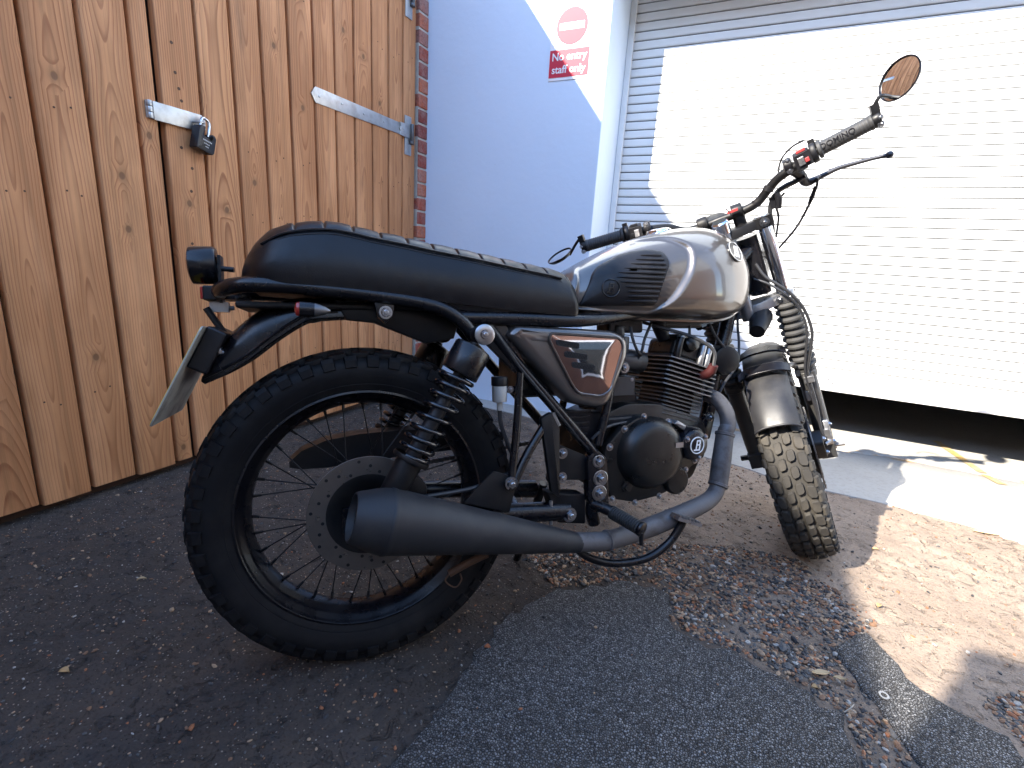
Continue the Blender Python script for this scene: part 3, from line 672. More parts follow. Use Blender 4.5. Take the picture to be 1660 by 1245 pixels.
def pdist(x, z, P):
    d = 9; ins = inpoly(x, z, P)
    for i in range(len(P)):
        ax_, az = P[i-1]; bx, bz = P[i]; ex, ez = bx-ax_, bz-az; L2 = ex*ex+ez*ez
        t = 0 if L2 < 1e-12 else max(0, min(1, ((x-ax_)*ex+(z-az)*ez)/L2)); d = min(d, math.hypot(x-ax_-ex*t, z-az-ez*t))
    return d if ins else -d
def tank_y(x, z, rec=True):
    w = sinterp(TW, x); a = sinterp(TB, x); b = sinterp(TT, x); zc = a+(b-a)*.40
    t = (z-zc)/(b-zc) if z > zc else (zc-z)/(zc-a); t = min(1, abs(t))
    pw, qw = (2.3, 2.2) if z > zc else (3.4, 3.0)
    y = w*(1-t**pw)**(1/qw) if t < 1 else 0
    if rec and y > 0:
        s = max(0, min(1, (pdist(x, z, REC)+.002)/.011)); y -= .0125*s*s*(3-2*s)
    return max(0, y)
tk = MB(); rings = []; NS = 170
for i in range(NS+1):
    x = .425+(.988-.425)*(1-(1-i/NS)**1.25) ; a = sinterp(TB, x); b = sinterp(TT, x); zc = a+(b-a)*.40; ring = []
    NA = 72
    for j in range(NA*2):
        th = math.pi*(j/NA)          # 0 bottom .. pi top, then the other side
        if j <= NA: c_ = -math.cos(th); sg = -1
        else: c_ = -math.cos(2*math.pi-th); sg = 1
        z = zc+c_*(b-zc) if c_ > 0 else zc+c_*(zc-a)
        # even spacing near the crest
        ring.append((x, sg*tank_y(x, z), z))
    rings.append(ring)
tk.rings(rings); tank = tk.build('fuel_tank', GUN, bike, smooth=60)
for sg in (-1, 1):      # seam lip along the lower edge
    l_ = MB(); l_.tube([(x, sg*(tank_y(x, sinterp(TB, x)+.004, False)*.86+.004), sinterp(TB, x)+.003) for x in (.428, .46, .52, .60, .68, .76, .84, .89, .925, .95)], .0050, 8, 4); l_.build('seam_lip', GUN, tank)
def on_tank(x, z, off): return (x, -(tank_y(x, z)+off), z)
PAD = rpoly([(0.4598,0.7309),(0.4922,0.8008),(0.5118,0.8213),(0.5712,0.8523),(0.6267,0.8638),(0.6624,0.8579),(0.6719,0.8325),(0.6373,0.7334)], [.006, .01, .01, .02, .012, .008, .012, .006], 4)
def pad_mesh(P, off, m_, nm, par, sgn=1, edge=.004, pieces=9):
    cx = sum(p[0] for p in P)/len(P); cz = sum(p[1] for p in P)/len(P); o = MB(); rr = []
    for q in range(pieces+2):
        if q == 0: s, h = 1.0, -.002
        elif q == 1: s, h = 1.0, off*.7
        else:
            s = .975*(1-(q-2)/pieces)+.0001; h = off
        rr.append([(cx+(p[0]-cx)*s, -sgn*(tank_y(cx+(p[0]-cx)*s, cz+(p[1]-cz)*s)+h), cz+(p[1]-cz)*s) for p in P])
    o.rings(rr, False, False); return o.build(nm, m_, par, smooth=40)
kp = pad_mesh(PAD, .0075, PLA, 'knee_pad', tank)
pad_mesh(PAD, .005, PLA, 'knee_pad', tank, -1)
# raised ribs and the moulded roundel on the pad
for x0, x1, zz in [(.606, .652, .847), (.592, .655, .8365), (.577, .657, .8260), (.560, .656, .8155), (.545, .653, .8050), (.540, .650, .7945), (.546, .647, .7840), (.558, .644, .7735), (.563, .640, .7630), (.562, .637, .7525), (.557, .634, .7420)]:
    r_ = MB(); r_.tube([on_tank(x0+(x1-x0)*q/6, zz, .0080) for q in range(7)], [.0006, .0026, .0030, .0032, .0034, .0036, .0030], 8, 2); r_.build('pad_rib', PLA, kp)
def roundel(c, R_, off, m_, nm, par, r_=.0012, surf=on_tank):
    o = MB(); o.tube([surf(c[0]+R_*math.cos(a*math.pi/16), c[1]+R_*math.sin(a*math.pi/16), off) for a in range(33)], r_, 6, 0, False); return o.build(nm, m_, par)
roundel((.525, .770), .019, .0076, BLK, 'pad_roundel', kp)
def logoB(w, h):
    '''the stylised letter of the badge: two square counters over a foot that runs out to the left; unit box polygons'''
    return [[(-.30, -.50), (-.30, -.36), (.20, -.36), (.20, -.50)], [(-.12, -.36), (-.12, .50), (.02, .50), (.02, -.36)], [(.02, .36), (.02, .50), (.36, .50), (.36, .36)], [(.02, -.02), (.02, .12), (.36, .12), (.36, -.02)],
            [(.24, .12), (.24, .36), (.38, .36), (.38, .12)], [(.26, -.36), (.26, -.02), (.40, -.02), (.40, -.36)], [(.20, -.50), (.20, -.36), (.40, -.36), (.40, -.50)]]
def logo(put, size, m_, nm, par, shear=.18):
    o = MB()
    for q in logoB(1, 1):
        pts = [((a+b*shear)*size, b*size) for a, b in q]
        o.rings([[put(a, b, 0) for a, b in pts], [put(a, b, 1) for a, b in pts]])
    return o.build(nm, m_, par, smooth=0)
def tank_local(cx, cz):
    '''frame lying on the tank side at (cx,cz)'''
    e = .004; p = Vector(on_tank(cx, cz, 0)); u_ = (Vector(on_tank(cx+e, cz, 0))-Vector(on_tank(cx-e, cz, 0))).normalized(); v_ = (Vector(on_tank(cx, cz+e, 0))-Vector(on_tank(cx, cz-e, 0))).normalized()
    n_ = u_.cross(v_).normalized(); n_ = n_ if n_.y < 0 else -n_; v_ = n_.cross(u_); v_ = v_ if v_.z > 0 else -v_
    return p, u_, v_, n_
p, u_, v_, n_ = tank_local(.872, .868)
bd = MB(); bd.lathe([(-.004, .0265), (.0022, .0265), (.0030, .0258), (.0030, .0242), (.0024, .0238), (.0024, .0001)], p, n_, 40); badge = bd.build('badge', BLOG, tank, smooth=30)
rg = MB(); rg.lathe([(.0024, .0260), (.0034, .0257), (.0034, .0247), (.0024, .0244)], p, n_, 48); rg.build('badge_ring', WLOG, badge, smooth=30)
ca, sa = math.cos(-.12), math.sin(-.12); logo(lambda a, b, h: p+u_*(a*ca-b*sa)+v_*(a*sa+b*ca)+n_*(.0025+.0008*h), .031, WLOG, 'badge_letter', badge)
p2 = Vector(on_tank(.525, .770, .0052)); logo(lambda a, b, h: Vector(on_tank(.523+a, .770+b, .0072+.0012*h)), .022, BLK, 'pad_letter', kp)
fc = MB(); fc.lathe([(-.02, .030), (.004, .030), (.010, .0285), (.013, .024), (.014, .0001)], (.735, 0, .920), (-.12, 0, 1), 32); fc.lathe([(-.02, .0345), (.0015, .0345), (.003, .033), (.003, .030)], (.735, 0, .920), (-.12, 0, 1), 32); fc.build('filler_cap', CHR, tank)

# ---------------- seat
SB = [(-.205, .757), (-.10, .7525), (0, .744), (.15, .7285), (.30, .715), (.445, .7065)]
SS = [(-.205, .774), (-.197, .790), (-.178, .810), (-.150, .829), (-.120, .841), (-.09, .846)]+[(-0.0591,0.8499),(-0.0254,0.8471),(0.0220,0.8387),(0.0737,0.8323),(0.1230,0.8241),(0.1979,0.8146),(0.3287,0.7960),(0.3921,0.7875)]+[(.425, .780), (.440, .766), (.445, .750)]
def seat_w(x): return .122*math.sqrt(max(.0, 1-max(0, (-.06-x)/.1465)**4.5))*(1-.10*max(0, (x-.2)/.25)) + .002
PLE = [-.112+.0487*k for k in range(12)]
se = MB(); rings = []; xs = sorted([-.2055+.651*(k/130) for k in range(131)]+[q_+o_ for q_ in PLE for o_ in (-.006, -.004, -.0028, -.0018, -.0009, 0.0003, .0013, .0022, .0033, .0046)])
for x in xs:
    w = seat_w(x); zb = interp(SB, x); zs = interp(SS, x); fr = max(0, min(1, (.445-x)/.016)); fr = math.sqrt(fr*(2-fr)) if fr < 1 else 1
    w *= .90+.10*fr; ring = []; n1, n2 = 10, 30
    dz = min([abs(x-q) for q in PLE]); pl = -.0042*math.exp(-(dz/.0021)**2)+.0012*(1-math.exp(-(dz/.016)**2)) if -.125 < x < .43 else 0
    for k in range(n1+1):                 # right flank, bottom to seam
        t = k/n1; b_ = math.sin(t*math.pi)*.007; ring.append((x, -(w*(1-.115*t**1.6)+b_), zb+(zs-zb)*t))
    top = w*.885
    for k in range(1, n2):                # across the pleated top
        t = -1+2*k/n2; cr_ = .027*(1-abs(t)**4.5)*min(1, max(0, zs-zb-.01)/.06)*(.4+.6*fr); ring.append((x, top*math.sin(t*math.pi/2)**1 if False else top*t, zs+cr_+pl*min(1, (1-abs(t))*9)*fr))
    for k in range(n1, -1, -1):
        t = k/n1; b_ = math.sin(t*math.pi)*.007; ring.append((x, (w*(1-.115*t**1.6)+b_), zb+(zs-zb)*t))
    rings.append(ring)
se.rings(rings); seat = se.build('seat', LEA, bike, smooth=55)
for sg in (-1, 1):
    for dz_, r_ in ((.0015, .0022), (-.0060, .0009)):
        q = MB(); q.tube([(x, sg*(seat_w(x)*.885+.0012+(.0010 if dz_ > 0 else .0022)), interp(SS, x)+dz_) for x in [-.165+.03*k for k in range(20)]], r_, 6, 3); q.build('seam' if dz_ > 0 else 'stitching', LEA if dz_ > 0 else STIT, seat)
sp_ = MB(); sp_.rings([[(x, -seat_w(x)*.93, interp(SB, x)-.010), (x, -seat_w(x)*.97, interp(SB, x)+.004), (x, seat_w(x)*.97, interp(SB, x)+.004), (x, seat_w(x)*.93, interp(SB, x)-.010)] for x in (-.185, -.12, -.04, .1, .25, .40)]); sp_.build('seat_base', PLA, seat)

# ---------------- frame
fr_ = MB()
for sg in (-1, 1):
    fr_.tube([(.226, sg*.105, .700), (.30, sg*.100, .612), (.40, sg*.100, .503), (.492, sg*.100, .400)], .0125, 10, 4)       # rear diagonal
    fr_.tube([(.492, sg*.100, .402), (.497, sg*.098, .34), (.490, sg*.095, .27), (.50, sg*.09, .235)], .015, 10, 4)          # pivot post
    fr_.tube([(.54, sg*.100, .635), (.525, sg*.102, .52), (.500, sg*.102, .42)], .010, 10, 4)
    fr_.tube([(.17, sg*.112, .700), (.30, sg*.108, .700), (.45, sg*.10, .698), (.60, sg*.07, .715), (.80, sg*.04, .745), (.95, 0, .80)], .014, 10, 4)
fr_.tube([(.985, 0, .79), (.958, 0, .66), (.925, 0, .55), (.905, 0, .44), (.86, 0, .33)], .019, 12, 5)                      # front downtube
fr_.tube([(1.025, 0, .935), (1.06, 0, .86), (1.09, 0, .785)], .027, 14, 3)                                                    # head stock
fr_.tube([(1.03, 0, .90), (.90, 0, .80), (.70, 0, .745), (.5, 0, .715)], .022, 12, 4)
fr_.tube([(.99, 0, .80), (.93, -.01, .72), (.85, -.02, .69)], .012, 8, 4)
frame = fr_.build('frame', BLK, bike)
gus = MB(); gus.prism([(0.2261,0.7101),(0.2683,0.7057),(0.3201,0.6066),(0.2992,0.5878),(0.2387,0.6459)], -.092, -.106, .002); gus.build('gusset', BLK, frame, bevel=0)
lp = MB(); PL = [(.205, -.118, .664), (.178, -.117, .695), (.124, -.115, .7225), (.011, -.113, .7395), (-.112, -.110, .7500), (-.190, -.100, .7515), (-.226, -.072, .7470), (-.240, -.030, .7445)]
lp.tube(PL+[(x, -y, z) for x, y, z in PL[::-1]], .0135, 12, 5); loop = lp.build('tail_loop', BLK, bike)
lp = MB(); lp.box((-.03, 0, .7195), (.36, .175, .012)); lp.build('under_tray', BLKM, loop, smooth=0, bevel=.004)
lb = MB(); lb.prism([(.015, .735), (.055, .732), (.050, .700), (.036, .688), (.022, .700)], -.100, -.116, .002); lug = lb.build('seat_lug', BLK, loop); bolt((.037, -.1165, .708), SIDE, .0085, lug)
lb = MB(); lb.prism([(-.05, .732), (.19, .705), (.175, .66), (.12, .650), (.02, .690), (-.03, .695)], -.060, -.082, .004); lb.build('inner_guard', BLKM, loop)

# ---------------- rear shocks
def shock(sg, top, bot):
    T = Vector((top[0], sg*.150, top[1])); B_ = Vector((bot[0], sg*.145, bot[1])); ax_ = (B_-T).normalized(); L = (B_-T).length
    s = MB(); s.cyl(T+ax_*.02, B_-ax_*.01, .0105, n=14); s.cyl(T+Vector((0, -.02, 0)), T+Vector((0, .02, 0)), .017, n=18, bev=.002); s.cyl(B_+Vector((0, -.018, 0)), B_+Vector((0, .018, 0)), .016, n=18, bev=.002)
    root = s.build('shock_absorber', BLKM, bike)
    c = MB(); c.lathe([(.026, .024), (.028, .034), (.031, .0365), (.083, .0365), (.085, .0355), (.085, .026)], T, ax_, 36); c.build('top_cup', BLK, root)
    l_ = MB(); l_.lathe([(.265, .015), (.268, .0245), (.272, .0255), (L-.018, .0225), (L-.012, .018), (L-.01, .01)], T, ax_, 30); l_.lathe([(.262, .035), (.267, .0362), (.271, .0345), (.271, .02)], T, ax_, 30); l_.build('lower_sleeve', BLKM, root)
    rod = MB(); rod.lathe([(.14, .0145), (.26, .0155)], T, ax_, 20); rod.build('damper_body', mat('damper_blue_grey', (.03, .033, .04), .35, .5), root)
    _, a, b = s.frame(ax_); pts = []; turns = 8.6; n = 200
    for k in range(n+1):
        t = k/n; th = t*turns*2*math.pi; pitch = t**1.0
        tt = .088+(.262-.088)*(1.0*t - .10*math.sin(t*math.pi*2)/math.pi*1.0); pts.append(T+ax_*tt+(a*math.cos(th)+b*math.sin(th))*(.0300+.0015*(1-t)))
    sp = MB(); sp.tube(pts, .0046, 8, 0); sp.build('spring', mat('gloss_black_spring', (.006, .006, .008), .2, coat=.3), root, smooth=80)
    bl = inst(bolt_me, 'bolt', aim(T+Vector((0, sg*.021, 0)), (0, sg, 0)) @ Matrix.Scale(.0085, 4), root)
    w_ = MB(); w_.lathe([(0, .009), (0, .0195), (.0022, .0195), (.0030, .0185), (.0030, .009)], T+Vector((0, sg*.0205, 0)), (0, sg, 0), 30); w_.build('washer', ZINC, root)
    return root
shock(-1, (.209, .667), (.012, .338)); shock(1, (.209, .667), (.012, .338))
sw = MB()
for sg in (-1, 1):
    sw.tube([(-.03, sg*.098, .318), (.10, sg*.098, .306), (.28, sg*.094, .288), (.43, sg*.088, .272)], [.017, .019, .021, .022], 12, 4)
    sw.box((-.012, sg*.100, .320), (.075, .010, .050))
sw.tube([(.30, -.09, .288), (.315, 0, .290), (.30, .09, .288)], .018, 10, 4)
swing = sw.build('swingarm', BLK, bike)
bolt((0, -.1135, .3195), SIDE, .012, swing); bolt((.427, -.107, .269), SIDE, .0115, swing)
cal = MB(); cal.prism(rpoly([(.055, .325), (.105, .320), (.115, .365), (.090, .395), (.055, .385)], .012), -.058, -.092, .004); cal.tube([(.06, -.085, .345), (.0, -.10, .318)], .010, 8, 0); cal.build('rear_caliper', BLKM, bike)
cg = MB(); cg.rings([[(x, .078, z), (x, .118, z+.003), (x, .118, z-d_), (x, .078, z-d_)] for x, z, d_ in [(-.145, .400, .012), (-.12, .422, .04), (-.07, .441, .06), (.0, .450, .065), (.10, .452, .06), (.22, .446, .05), (.34, .430, .045)]]); cg.build('chain_guard', PLA, bike)
ch = MB()
for z0, z1 in ((.352, .395), (.287, .275)):
    for k in range(34):
        t = k/33; ch.box((-.0+.44*t, .098, z0+(z1-z0)*t), (.0118, .012, .009))
ch.build('drive_chain', mat('chain_steel', (.10, .09, .08), .5, .8), bike, smooth=0)

# ---------------- tail: guard, plate, lamp, indicators
fg = MB(); EDG = [(-.020, .7020), (-.060, .6990), (-.098, .6930), (-.150, .6600), (-.199, .6210), (-.240, .5960), (-.268, .5830)]; TOPL = [(-.030, .7360), (-.075, .7380), (-.120, .7360), (-.172, .7170), (-.222, .6760), (-.256, .6330), (-.276, .5900)]
E_ = catmull([(x, 0, z) for x, z in EDG], 5); T_ = catmull([(x, 0, z) for x, z in TOPL], 5); rr = []
for k, (e, t) in enumerate(zip(E_, T_)):
    q = k/(len(E_)-1); w = .078*(1-.30*q**5); ring = []
    for j in range(17):
        a = math.pi*j/16; c_, s_ = math.cos(a), math.sin(a)**.75
        ring.append((e.x+(t.x-e.x)*s_, -w*math.copysign(abs(c_)**.62, c_), e.z+(t.z-e.z)*s_))
    for j in range(16, -1, -1):
        a = math.pi*j/16; c_, s_ = math.cos(a), math.sin(a)**.75
        ring.append((e.x+(t.x-e.x)*s_*.94+.001, -(w-.0028)*math.copysign(abs(c_)**.62, c_), e.z+(t.z-e.z)*s_*.94-.0015))
    rr.append(ring)
fg.rings(rr); guard = fg.build('rear_mudguard', BLK, bike, smooth=50)
for sg in (-1, 1):
    q = MB(); q.tube([(e.x*1.0, sg*(.0785*(1-.30*(k/(len(E_)-1))**5)), e.z+.0105) for k, e in enumerate(E_)][3:], .0030, 6, 0); q.build('guard_bead', BLK, guard)
PL_ = [Vector((-0.3414,-0.1080,0.5125)), Vector((-0.2568,-0.1080,0.6810))]; up_ = (PL_[1]-PL_[0]); hN = up_.normalized(); nrm = Vector((0, -1, 0)).cross(hN).normalized()
np_ = MB(); w2 = .216; q0 = PL_[0]; L = up_.length; Mx = basis(q0, (0, 1, 0), hN, Vector((0, 1, 0)).cross(hN))
PTS = rpoly([(0, .008), (w2, .008), (w2, L), (0, L)], .010)
np_.rings([[Mx @ Vector((a, b, c)) for a, b in pl] for pl, c in ((PTS, -.0012), (PTS, .0012))])
plate_ = np_.build('number_plate', mat('plate_back', (.36, .35, .31), .5, .15, var=.15, vscale=20, dirt=(.05, .048, .05), dscale=14, damt=.9), bike, smooth=30)
YB = mat('plate_yellow', (.75, .50, .03), .4); f_ = MB(); f_.rings([[Mx @ Vector((a, b, c)) for a, b in pl] for pl, c in ((inset(PTS, .001), -.0014), (inset(PTS, .001), -.0019))]); f_.build('yellow_face', YB, plate_, smooth=0)
bk_ = MB(); bk_.rings([[Mx @ Vector((a, b, c)) for a, b in ((.03, L-.075), (w2-.03, L-.075), (w2-.03, L+.004), (.03, L+.004))] for c in (.034, .0016)]); pb_ = bk_.build('plate_bracket', PLA, plate_, smooth=0, bevel=.004); bolt(Mx @ Vector((.045, L-.03, .034)), (Mx.to_3x3() @ Vector((0, 0, 1))), .006, plate_)
br = MB(); br.tube([(-.262, -.03, .715), (-.235, -.03, .668), (-.225, -.03, .652)], .006, 8, 2); br.build('stay', BLKM, guard)
tl = MB(); tc = Vector((-.262, 0, .793)); tl.lathe([(-.026, .0001), (-.026, .029), (-.0245, .0325), (-.018, .0335), (.012, .0335), (.017, .030), (.018, .0001)], tc, (1, 0, .06), 40); lamp = tl.build('tail_lamp', BLK, bike)
q = MB(); q.lathe([(-.0305, .0001), (-.030, .016), (-.0265, .0285)], tc, (1, 0, .06), 32); q.build('red_lens', REDL, lamp)
q = MB(); q.box((-.2405, 0, .768), (.005, .034, .085)); q.box((-.236, 0, .735), (.035, .030, .006)); q.cyl((-.245, -.012, .788), (-.218, -.012, .786), .0045, n=10); q.cyl((-.245, .012, .79), (-.220, .012, .788), .0045, n=10); q.build('lamp_bracket', PLA, lamp, smooth=30)
q = MB(); q.box((-.256, 0, .742), (.022, .056, .026)); rf = q.build('reflector_body', PLA, lamp, smooth=0, bevel=.003)
q = MB(); q.box((-.2690, 0, .742), (.0050, .050, .022)); q.build('reflector', REDL, rf, smooth=0, bevel=.0015)
q = MB(); q.box((-.245, 0, .7185), (.030, .022, .018)); q.cyl((-.262, 0, .717), (-.222, 0, .717), .004, n=8); q.build('clamp', ALU, lamp, smooth=30)
def indicator(P, parent, dirn=Vector((1, 0, -.05)), sg=-1):
    o = MB(); o.lathe([(.0, .0105), (.001, .0125), (.020, .0122), (.024, .0112), (.040, .0062), (.0475, .0022), (.048, .0001)], P, dirn, 28); o.cyl(P+dirn*.012, P+dirn*.012+Vector((0, -sg*.075, -.004)), .0055, n=10)
    b = o.build('rear_indicator', BLK, parent)
    q = MB(); q.lathe([(.0008, .0118), (-.004, .0108), (-.0065, .006), (-.0075, .0001)], P, dirn, 24); q.build('lens', mat('dark_red_lens', (.30, .02, .015), .2, coat=.5), b)
    q = MB(); q.lathe([(.0235, .0117), (.0242, .0117), (.040, .0066), (.048, .0020)], P, dirn, 28); q.build('silver_tip', mat('worn_silver_tip', (.14, .14, .145), .4, .8), b); return b
indicator(Vector((-.108, -.168, .7085)), bike); indicator(Vector((-.108, .168, .7085)), bike, sg=1)

# ---------------- side cover
SCO = rpoly([(0.2731,0.6669),(0.2918,0.6879),(0.5317,0.6763),(0.5642,0.6600),(0.5668,0.6189),(0.5188,0.5145),(0.4905,0.5037),(0.4229,0.5195),(0.3990,0.5405)], [.012, .022, .02, .022, .03, .02, .02, .025, .02], 6)
sc = MB(); sc.rings([[(x, y, z) for x, z in pl] for pl, y in ((SCO, -.074), (SCO, -.105), (inset(SCO, .0018), -.1125), (inset(SCO, .0055), -.1180), (inset(SCO, .0110), -.1210), (inset(SCO, .020), -.1225), (inset(SCO, .030), -.1215))], False, True); cover = sc.build('side_cover', GUN, bike, smooth=50)
CT = [(0.3667,0.6732),(0.5381,0.6628),(0.5498,0.6411),(0.5182,0.5439),(0.4917,0.5301),(0.4349,0.5394),(0.4198,0.5559),(0.3626,0.6554)]
CTR = rpoly(CT, [.008, .012, .014, .016, .012, .012, .02, .008], 5)
ct = MB(); ct.rings([[(x, y, z) for x, z in pl] for pl, y in ((CTR, -.119), (CTR, -.1262), (inset(CTR, .0015), -.1285), (inset(CTR, .004), -.1285), (inset(CTR, .0055), -.1268))], False, False); trim = ct.build('cover_trim', GUN, cover, smooth=35)
pi_ = MB(); IN = inset(CTR, .0055); pi_.rings([[(x, y, z) for x, z in pl] for pl, y in [(IN, -.1225)]+[([(.462+(x_-.462)*s_, .612+(z_-.612)*s_) for x_, z_ in IN], -.1260-.0038*(1-s_*s_)) for s_ in (1., .97, .9, .8, .68, .54, .4, .26, .12, .02)]], False, True); panel_ = pi_.build('chrome_panel', mat('smoked_chrome', (.45, .43, .43), .05, 1.0, bump=.02, bscale=12, bdist=.004), cover, smooth=60)
for a, b in (([(0.3808,0.6515),(0.4334,0.6434)], 0), ([(0.3998,0.6269),(0.4532,0.6196)], 0), ([(0.4175,0.6045),(0.4718,0.5967)], 0)):
    (xa, za), (xb, zb) = a; s_ = MB(); Q = rpoly([(xa, za-.0065), (xb, zb-.0065), (xb, zb+.0065), (xa, za+.0065)], .006, 4)
    s_.prism(Q, -.1262, -.1312); sl_ = s_.build('vent_slot', mat('slot_black', (.008, .008, .009), .7), panel_, smooth=0)
    m_ = MB()
    for k in range(7):
        x = xa+.006+(xb-xa-.012)*k/6; zz = za+(zb-za)*k/6
        for s2 in (-1, 1): m_.tube([(x-.0035, -.1315, zz-s2*.0045), (x+.0035, -.1315, zz+s2*.0045)], .0006, 5, 0)
    m_.build('vent_mesh', BLKM, panel_)
lw = MB(); lw.prism(rpoly([(0.4133,0.5030),(0.5285,0.4922),(0.4891,0.4213),(0.4763,0.4223)], .004), -.060, -.090, .003); bx_ = lw.build('battery_box', PLA, bike)
for k in range(5):
    q = MB(); q.box((.445+.004*k, -.0925, .498-.013*k), (.082-.012*k, .004, .0035)); q.build('box_rib', PLA, bx_, smooth=0)
ab = MB(); ab.box((.42, 0, .60), (.20, .15, .14)); ab.build('air_box', PLA, bike, smooth=0, bevel=.02)

# ---------------- engine
TILT = math.radians(15.5); AX = Vector((math.sin(TILT), 0, math.cos(TILT))); FX = Vector((math.cos(TILT), 0, -math.sin(TILT))); E0 = Vector((.752, 0, .452))
EM = basis(E0, FX, (0, 1, 0), AX)      # cylinder frame: x forward, y left, z up the bore
case = MB()
OUT = [(0.5155,0.4118),(0.5605,0.4564),(0.6138,0.4815),(0.6844,0.4654),(0.7471,0.4493),(0.7891,0.4403),(0.8097,0.4112),(0.8039,0.3653),(0.7588,0.3419),(0.7333,0.3201),(0.7266,0.2994),(0.6632,0.2827),(0.5950,0.2764),(0.5324,0.2931),(0.5202,0.3319),(0.5130,0.3740)]
OUTR = rpoly(OUT, .012, 3)
case.prism(inset(OUTR, .004), .11, -.085, .004); case.prism(rpoly([(.50, .47), (.60, .505), (.69, .50), (.83, .455), (.85, .40), (.80, .30), (.55, .285), (.48, .33)], .02), .085, -.070, .004)
eng = case.build('engine_case', CASE, bike, smooth=35)
q = MB(); q.prism(OUTR, -.087, -.108, .004); cov = q.build('clutch_cover', CASE, eng, smooth=35)
cc = Vector((0.6363,-0.1250,0.3919)); q = MB()
q.lathe([(0, .088), (.010, .0865), (.020, .082), (.030, .0745), (.0355, .067), (.0385, .055), (.040, .030), (.0405, .0001)], (cc.x, -.106, cc.z), SIDE, 56, sq=(1.02, .98)); q.build('cover_dome', CASE, cov, smooth=60)
q = MB(); q.lathe([(0, .034), (.008, .033), (.012, .029), (.013, .012), (.013, .0001)], Vector((0.7137,-0.1120,0.3168))+Vector((0, .004, 0)), SIDE, 30); q.build('cover_boss', CASE, cov)
q = MB(); q.lathe([(0, .015), (.004, .0145), (.005, .0095), (.009, .009), (.0095, .0001)], Vector((0.5737,-0.1100,0.3172))+Vector((0, .001, 0)), SIDE, 6); q.build('oil_plug', CASE, cov)
kc = Vector((0.7397,-0.1500,0.4087)); q = MB(); q.lathe([(0, .0385), (.028, .0375), (.036, .0350), (.0400, .030), (.0408, .0001)], (kc.x, -.110, kc.z), SIDE, 40); cap_ = q.build('point_cover', BLK, cov, smooth=50)
q = MB(); q.lathe([(.0400, .0205), (.0418, .0200), (.0418, .0182), (.0400, .0178)], (kc.x, -.110, kc.z), SIDE, 40); q.build('cap_ring', WLOG, cap_)
logo(lambda a, b, h: Vector((kc.x-.001+a, -.1502-.0010-.0006*h, kc.z+b)), .025, WLOG, 'cap_letter', cap_)
for a in (150, 35, -75): bolt((kc.x+.031*math.cos(math.radians(a)), -.1485, kc.z+.031*math.sin(math.radians(a))), SIDE, .0052, cap_)
q = MB(); q.prism(rpoly([(0.6893,0.4597),(0.6998,0.4678),(0.7259,0.4528),(0.7189,0.4413)], .003), -.10, -.130, .003); q.build('breather_cover', ALU, cov, smooth=30)
q = MB(); q.box((.0, 0, 0), (.022, .001, .012)); inst(q.mesh('nameplate', ALU, 0), 'nameplate', Matrix.Translation((kc.x-.048, -.1462, kc.z+.004)), cov)
for P in ((0.5268,-0.1100,0.4141), (0.5657,-0.1100,0.4523), (0.6176,-0.1100,0.4776), (0.6868,-0.1100,0.4615), (0.7722,-0.1120,0.3598), (0.6671,-0.1100,0.2837), (0.5986,-0.1100,0.2758), (0.5357,-0.1100,0.2926), (0.7446,-0.1120,0.3395)):
    bolt((P[0], -.109, P[2]), SIDE, .0062 if P[2] > .36 else .0055, cov)
# front engine mount
q = MB(); q.prism(rpoly([(0.8301,0.4346),(0.8553,0.4620),(0.8804,0.4540),(0.8664,0.3962),(0.8458,0.3979)], .006), -.045, -.058, .002); em = q.build('engine_mount', BLK, bike); bolt((.862, -.0585, .455), SIDE, .009, em)
# cylinder: barrel, then fins one by one
q = MB(); q.box((0, 0, .040), (.100, .096, .082)); q.box((0, 0, .120), (.120, .110, .080)); q.xform(EM); cyl_ = q.build('cylinder', FINM, bike, smooth=0, bevel=.004)
def fin(wx, wy, z, th=.0030, cutx=0):
    P = rpoly([(-wx, -wy), (wx, -wy), (wx, wy), (-wx, wy)], .012, 4); o = MB(); o.rings([[(x, y, z-th/2) for x, y in P], [(x, y, z+th/2) for x, y in P]]); o.xform(EM); f_ = o.build('cooling_fin', FINM, cyl_, smooth=30)
    e = MB(); P2 = [(x*1.0, y) for x, y in P]; Pi = inset(P, .0012); Po = inset(P, -.0003)
    e.rings([[(x, y, z-th/2-.0002) for x, y in Pi], [(x, y, z-th/2-.0001) for x, y in Po], [(x, y, z+th/2+.0001) for x, y in Po], [(x, y, z+th/2+.0002) for x, y in Pi]], False, False); e.xform(EM); e.build('fin_edge', FINE if z > .076 else mat('dull_fin_edge', (.10, .10, .10), .45, .6), cyl_, smooth=0)
for k in range(7): fin(.060, .072, .012+.0098*k)
for k in range(7): fin(.079-.002*max(0, k-4), .080, .082+.0112*k)
q = MB(); q.box((0, 0, .178), (.115, .105, .045)); q.box((.0, 0, .205), (.085, .085, .025)); q.xform(EM); hd = q.build('cylinder_head', CASE, bike, smooth=0, bevel=.010)
for x, y in ((-.045, -.058), (.030, -.058), (.050, -.058)):
    q = MB(); q.cyl((x, y, .150), (x, y, .205), .0085, n=14, bev=.002); q.xform(EM); q.build('head_stud', ALU if x > 0 else CASE, hd); bolt(EM @ Vector((x, y, .205)), AX, .0075, hd)
q = MB(); q.lathe([(0, .020), (.016, .0195), (.020, .015), (.021, .0001)], EM @ Vector((-.01, -.050, .195)), (EM.to_3x3() @ Vector((-.1, -1, .25))), 24); q.build('tappet_cap', CASE, hd)
q = MB(); q.tube([EM @ Vector(v) for v in ((.030, -.060, .120), (.034, -.095, .135), (.030, -.108, .155))], [.010, .013, .011], 12, 3); pc = q.build('spark_plug_cap', mat('plug_cap_red', (.045, .007, .007), .5), hd)
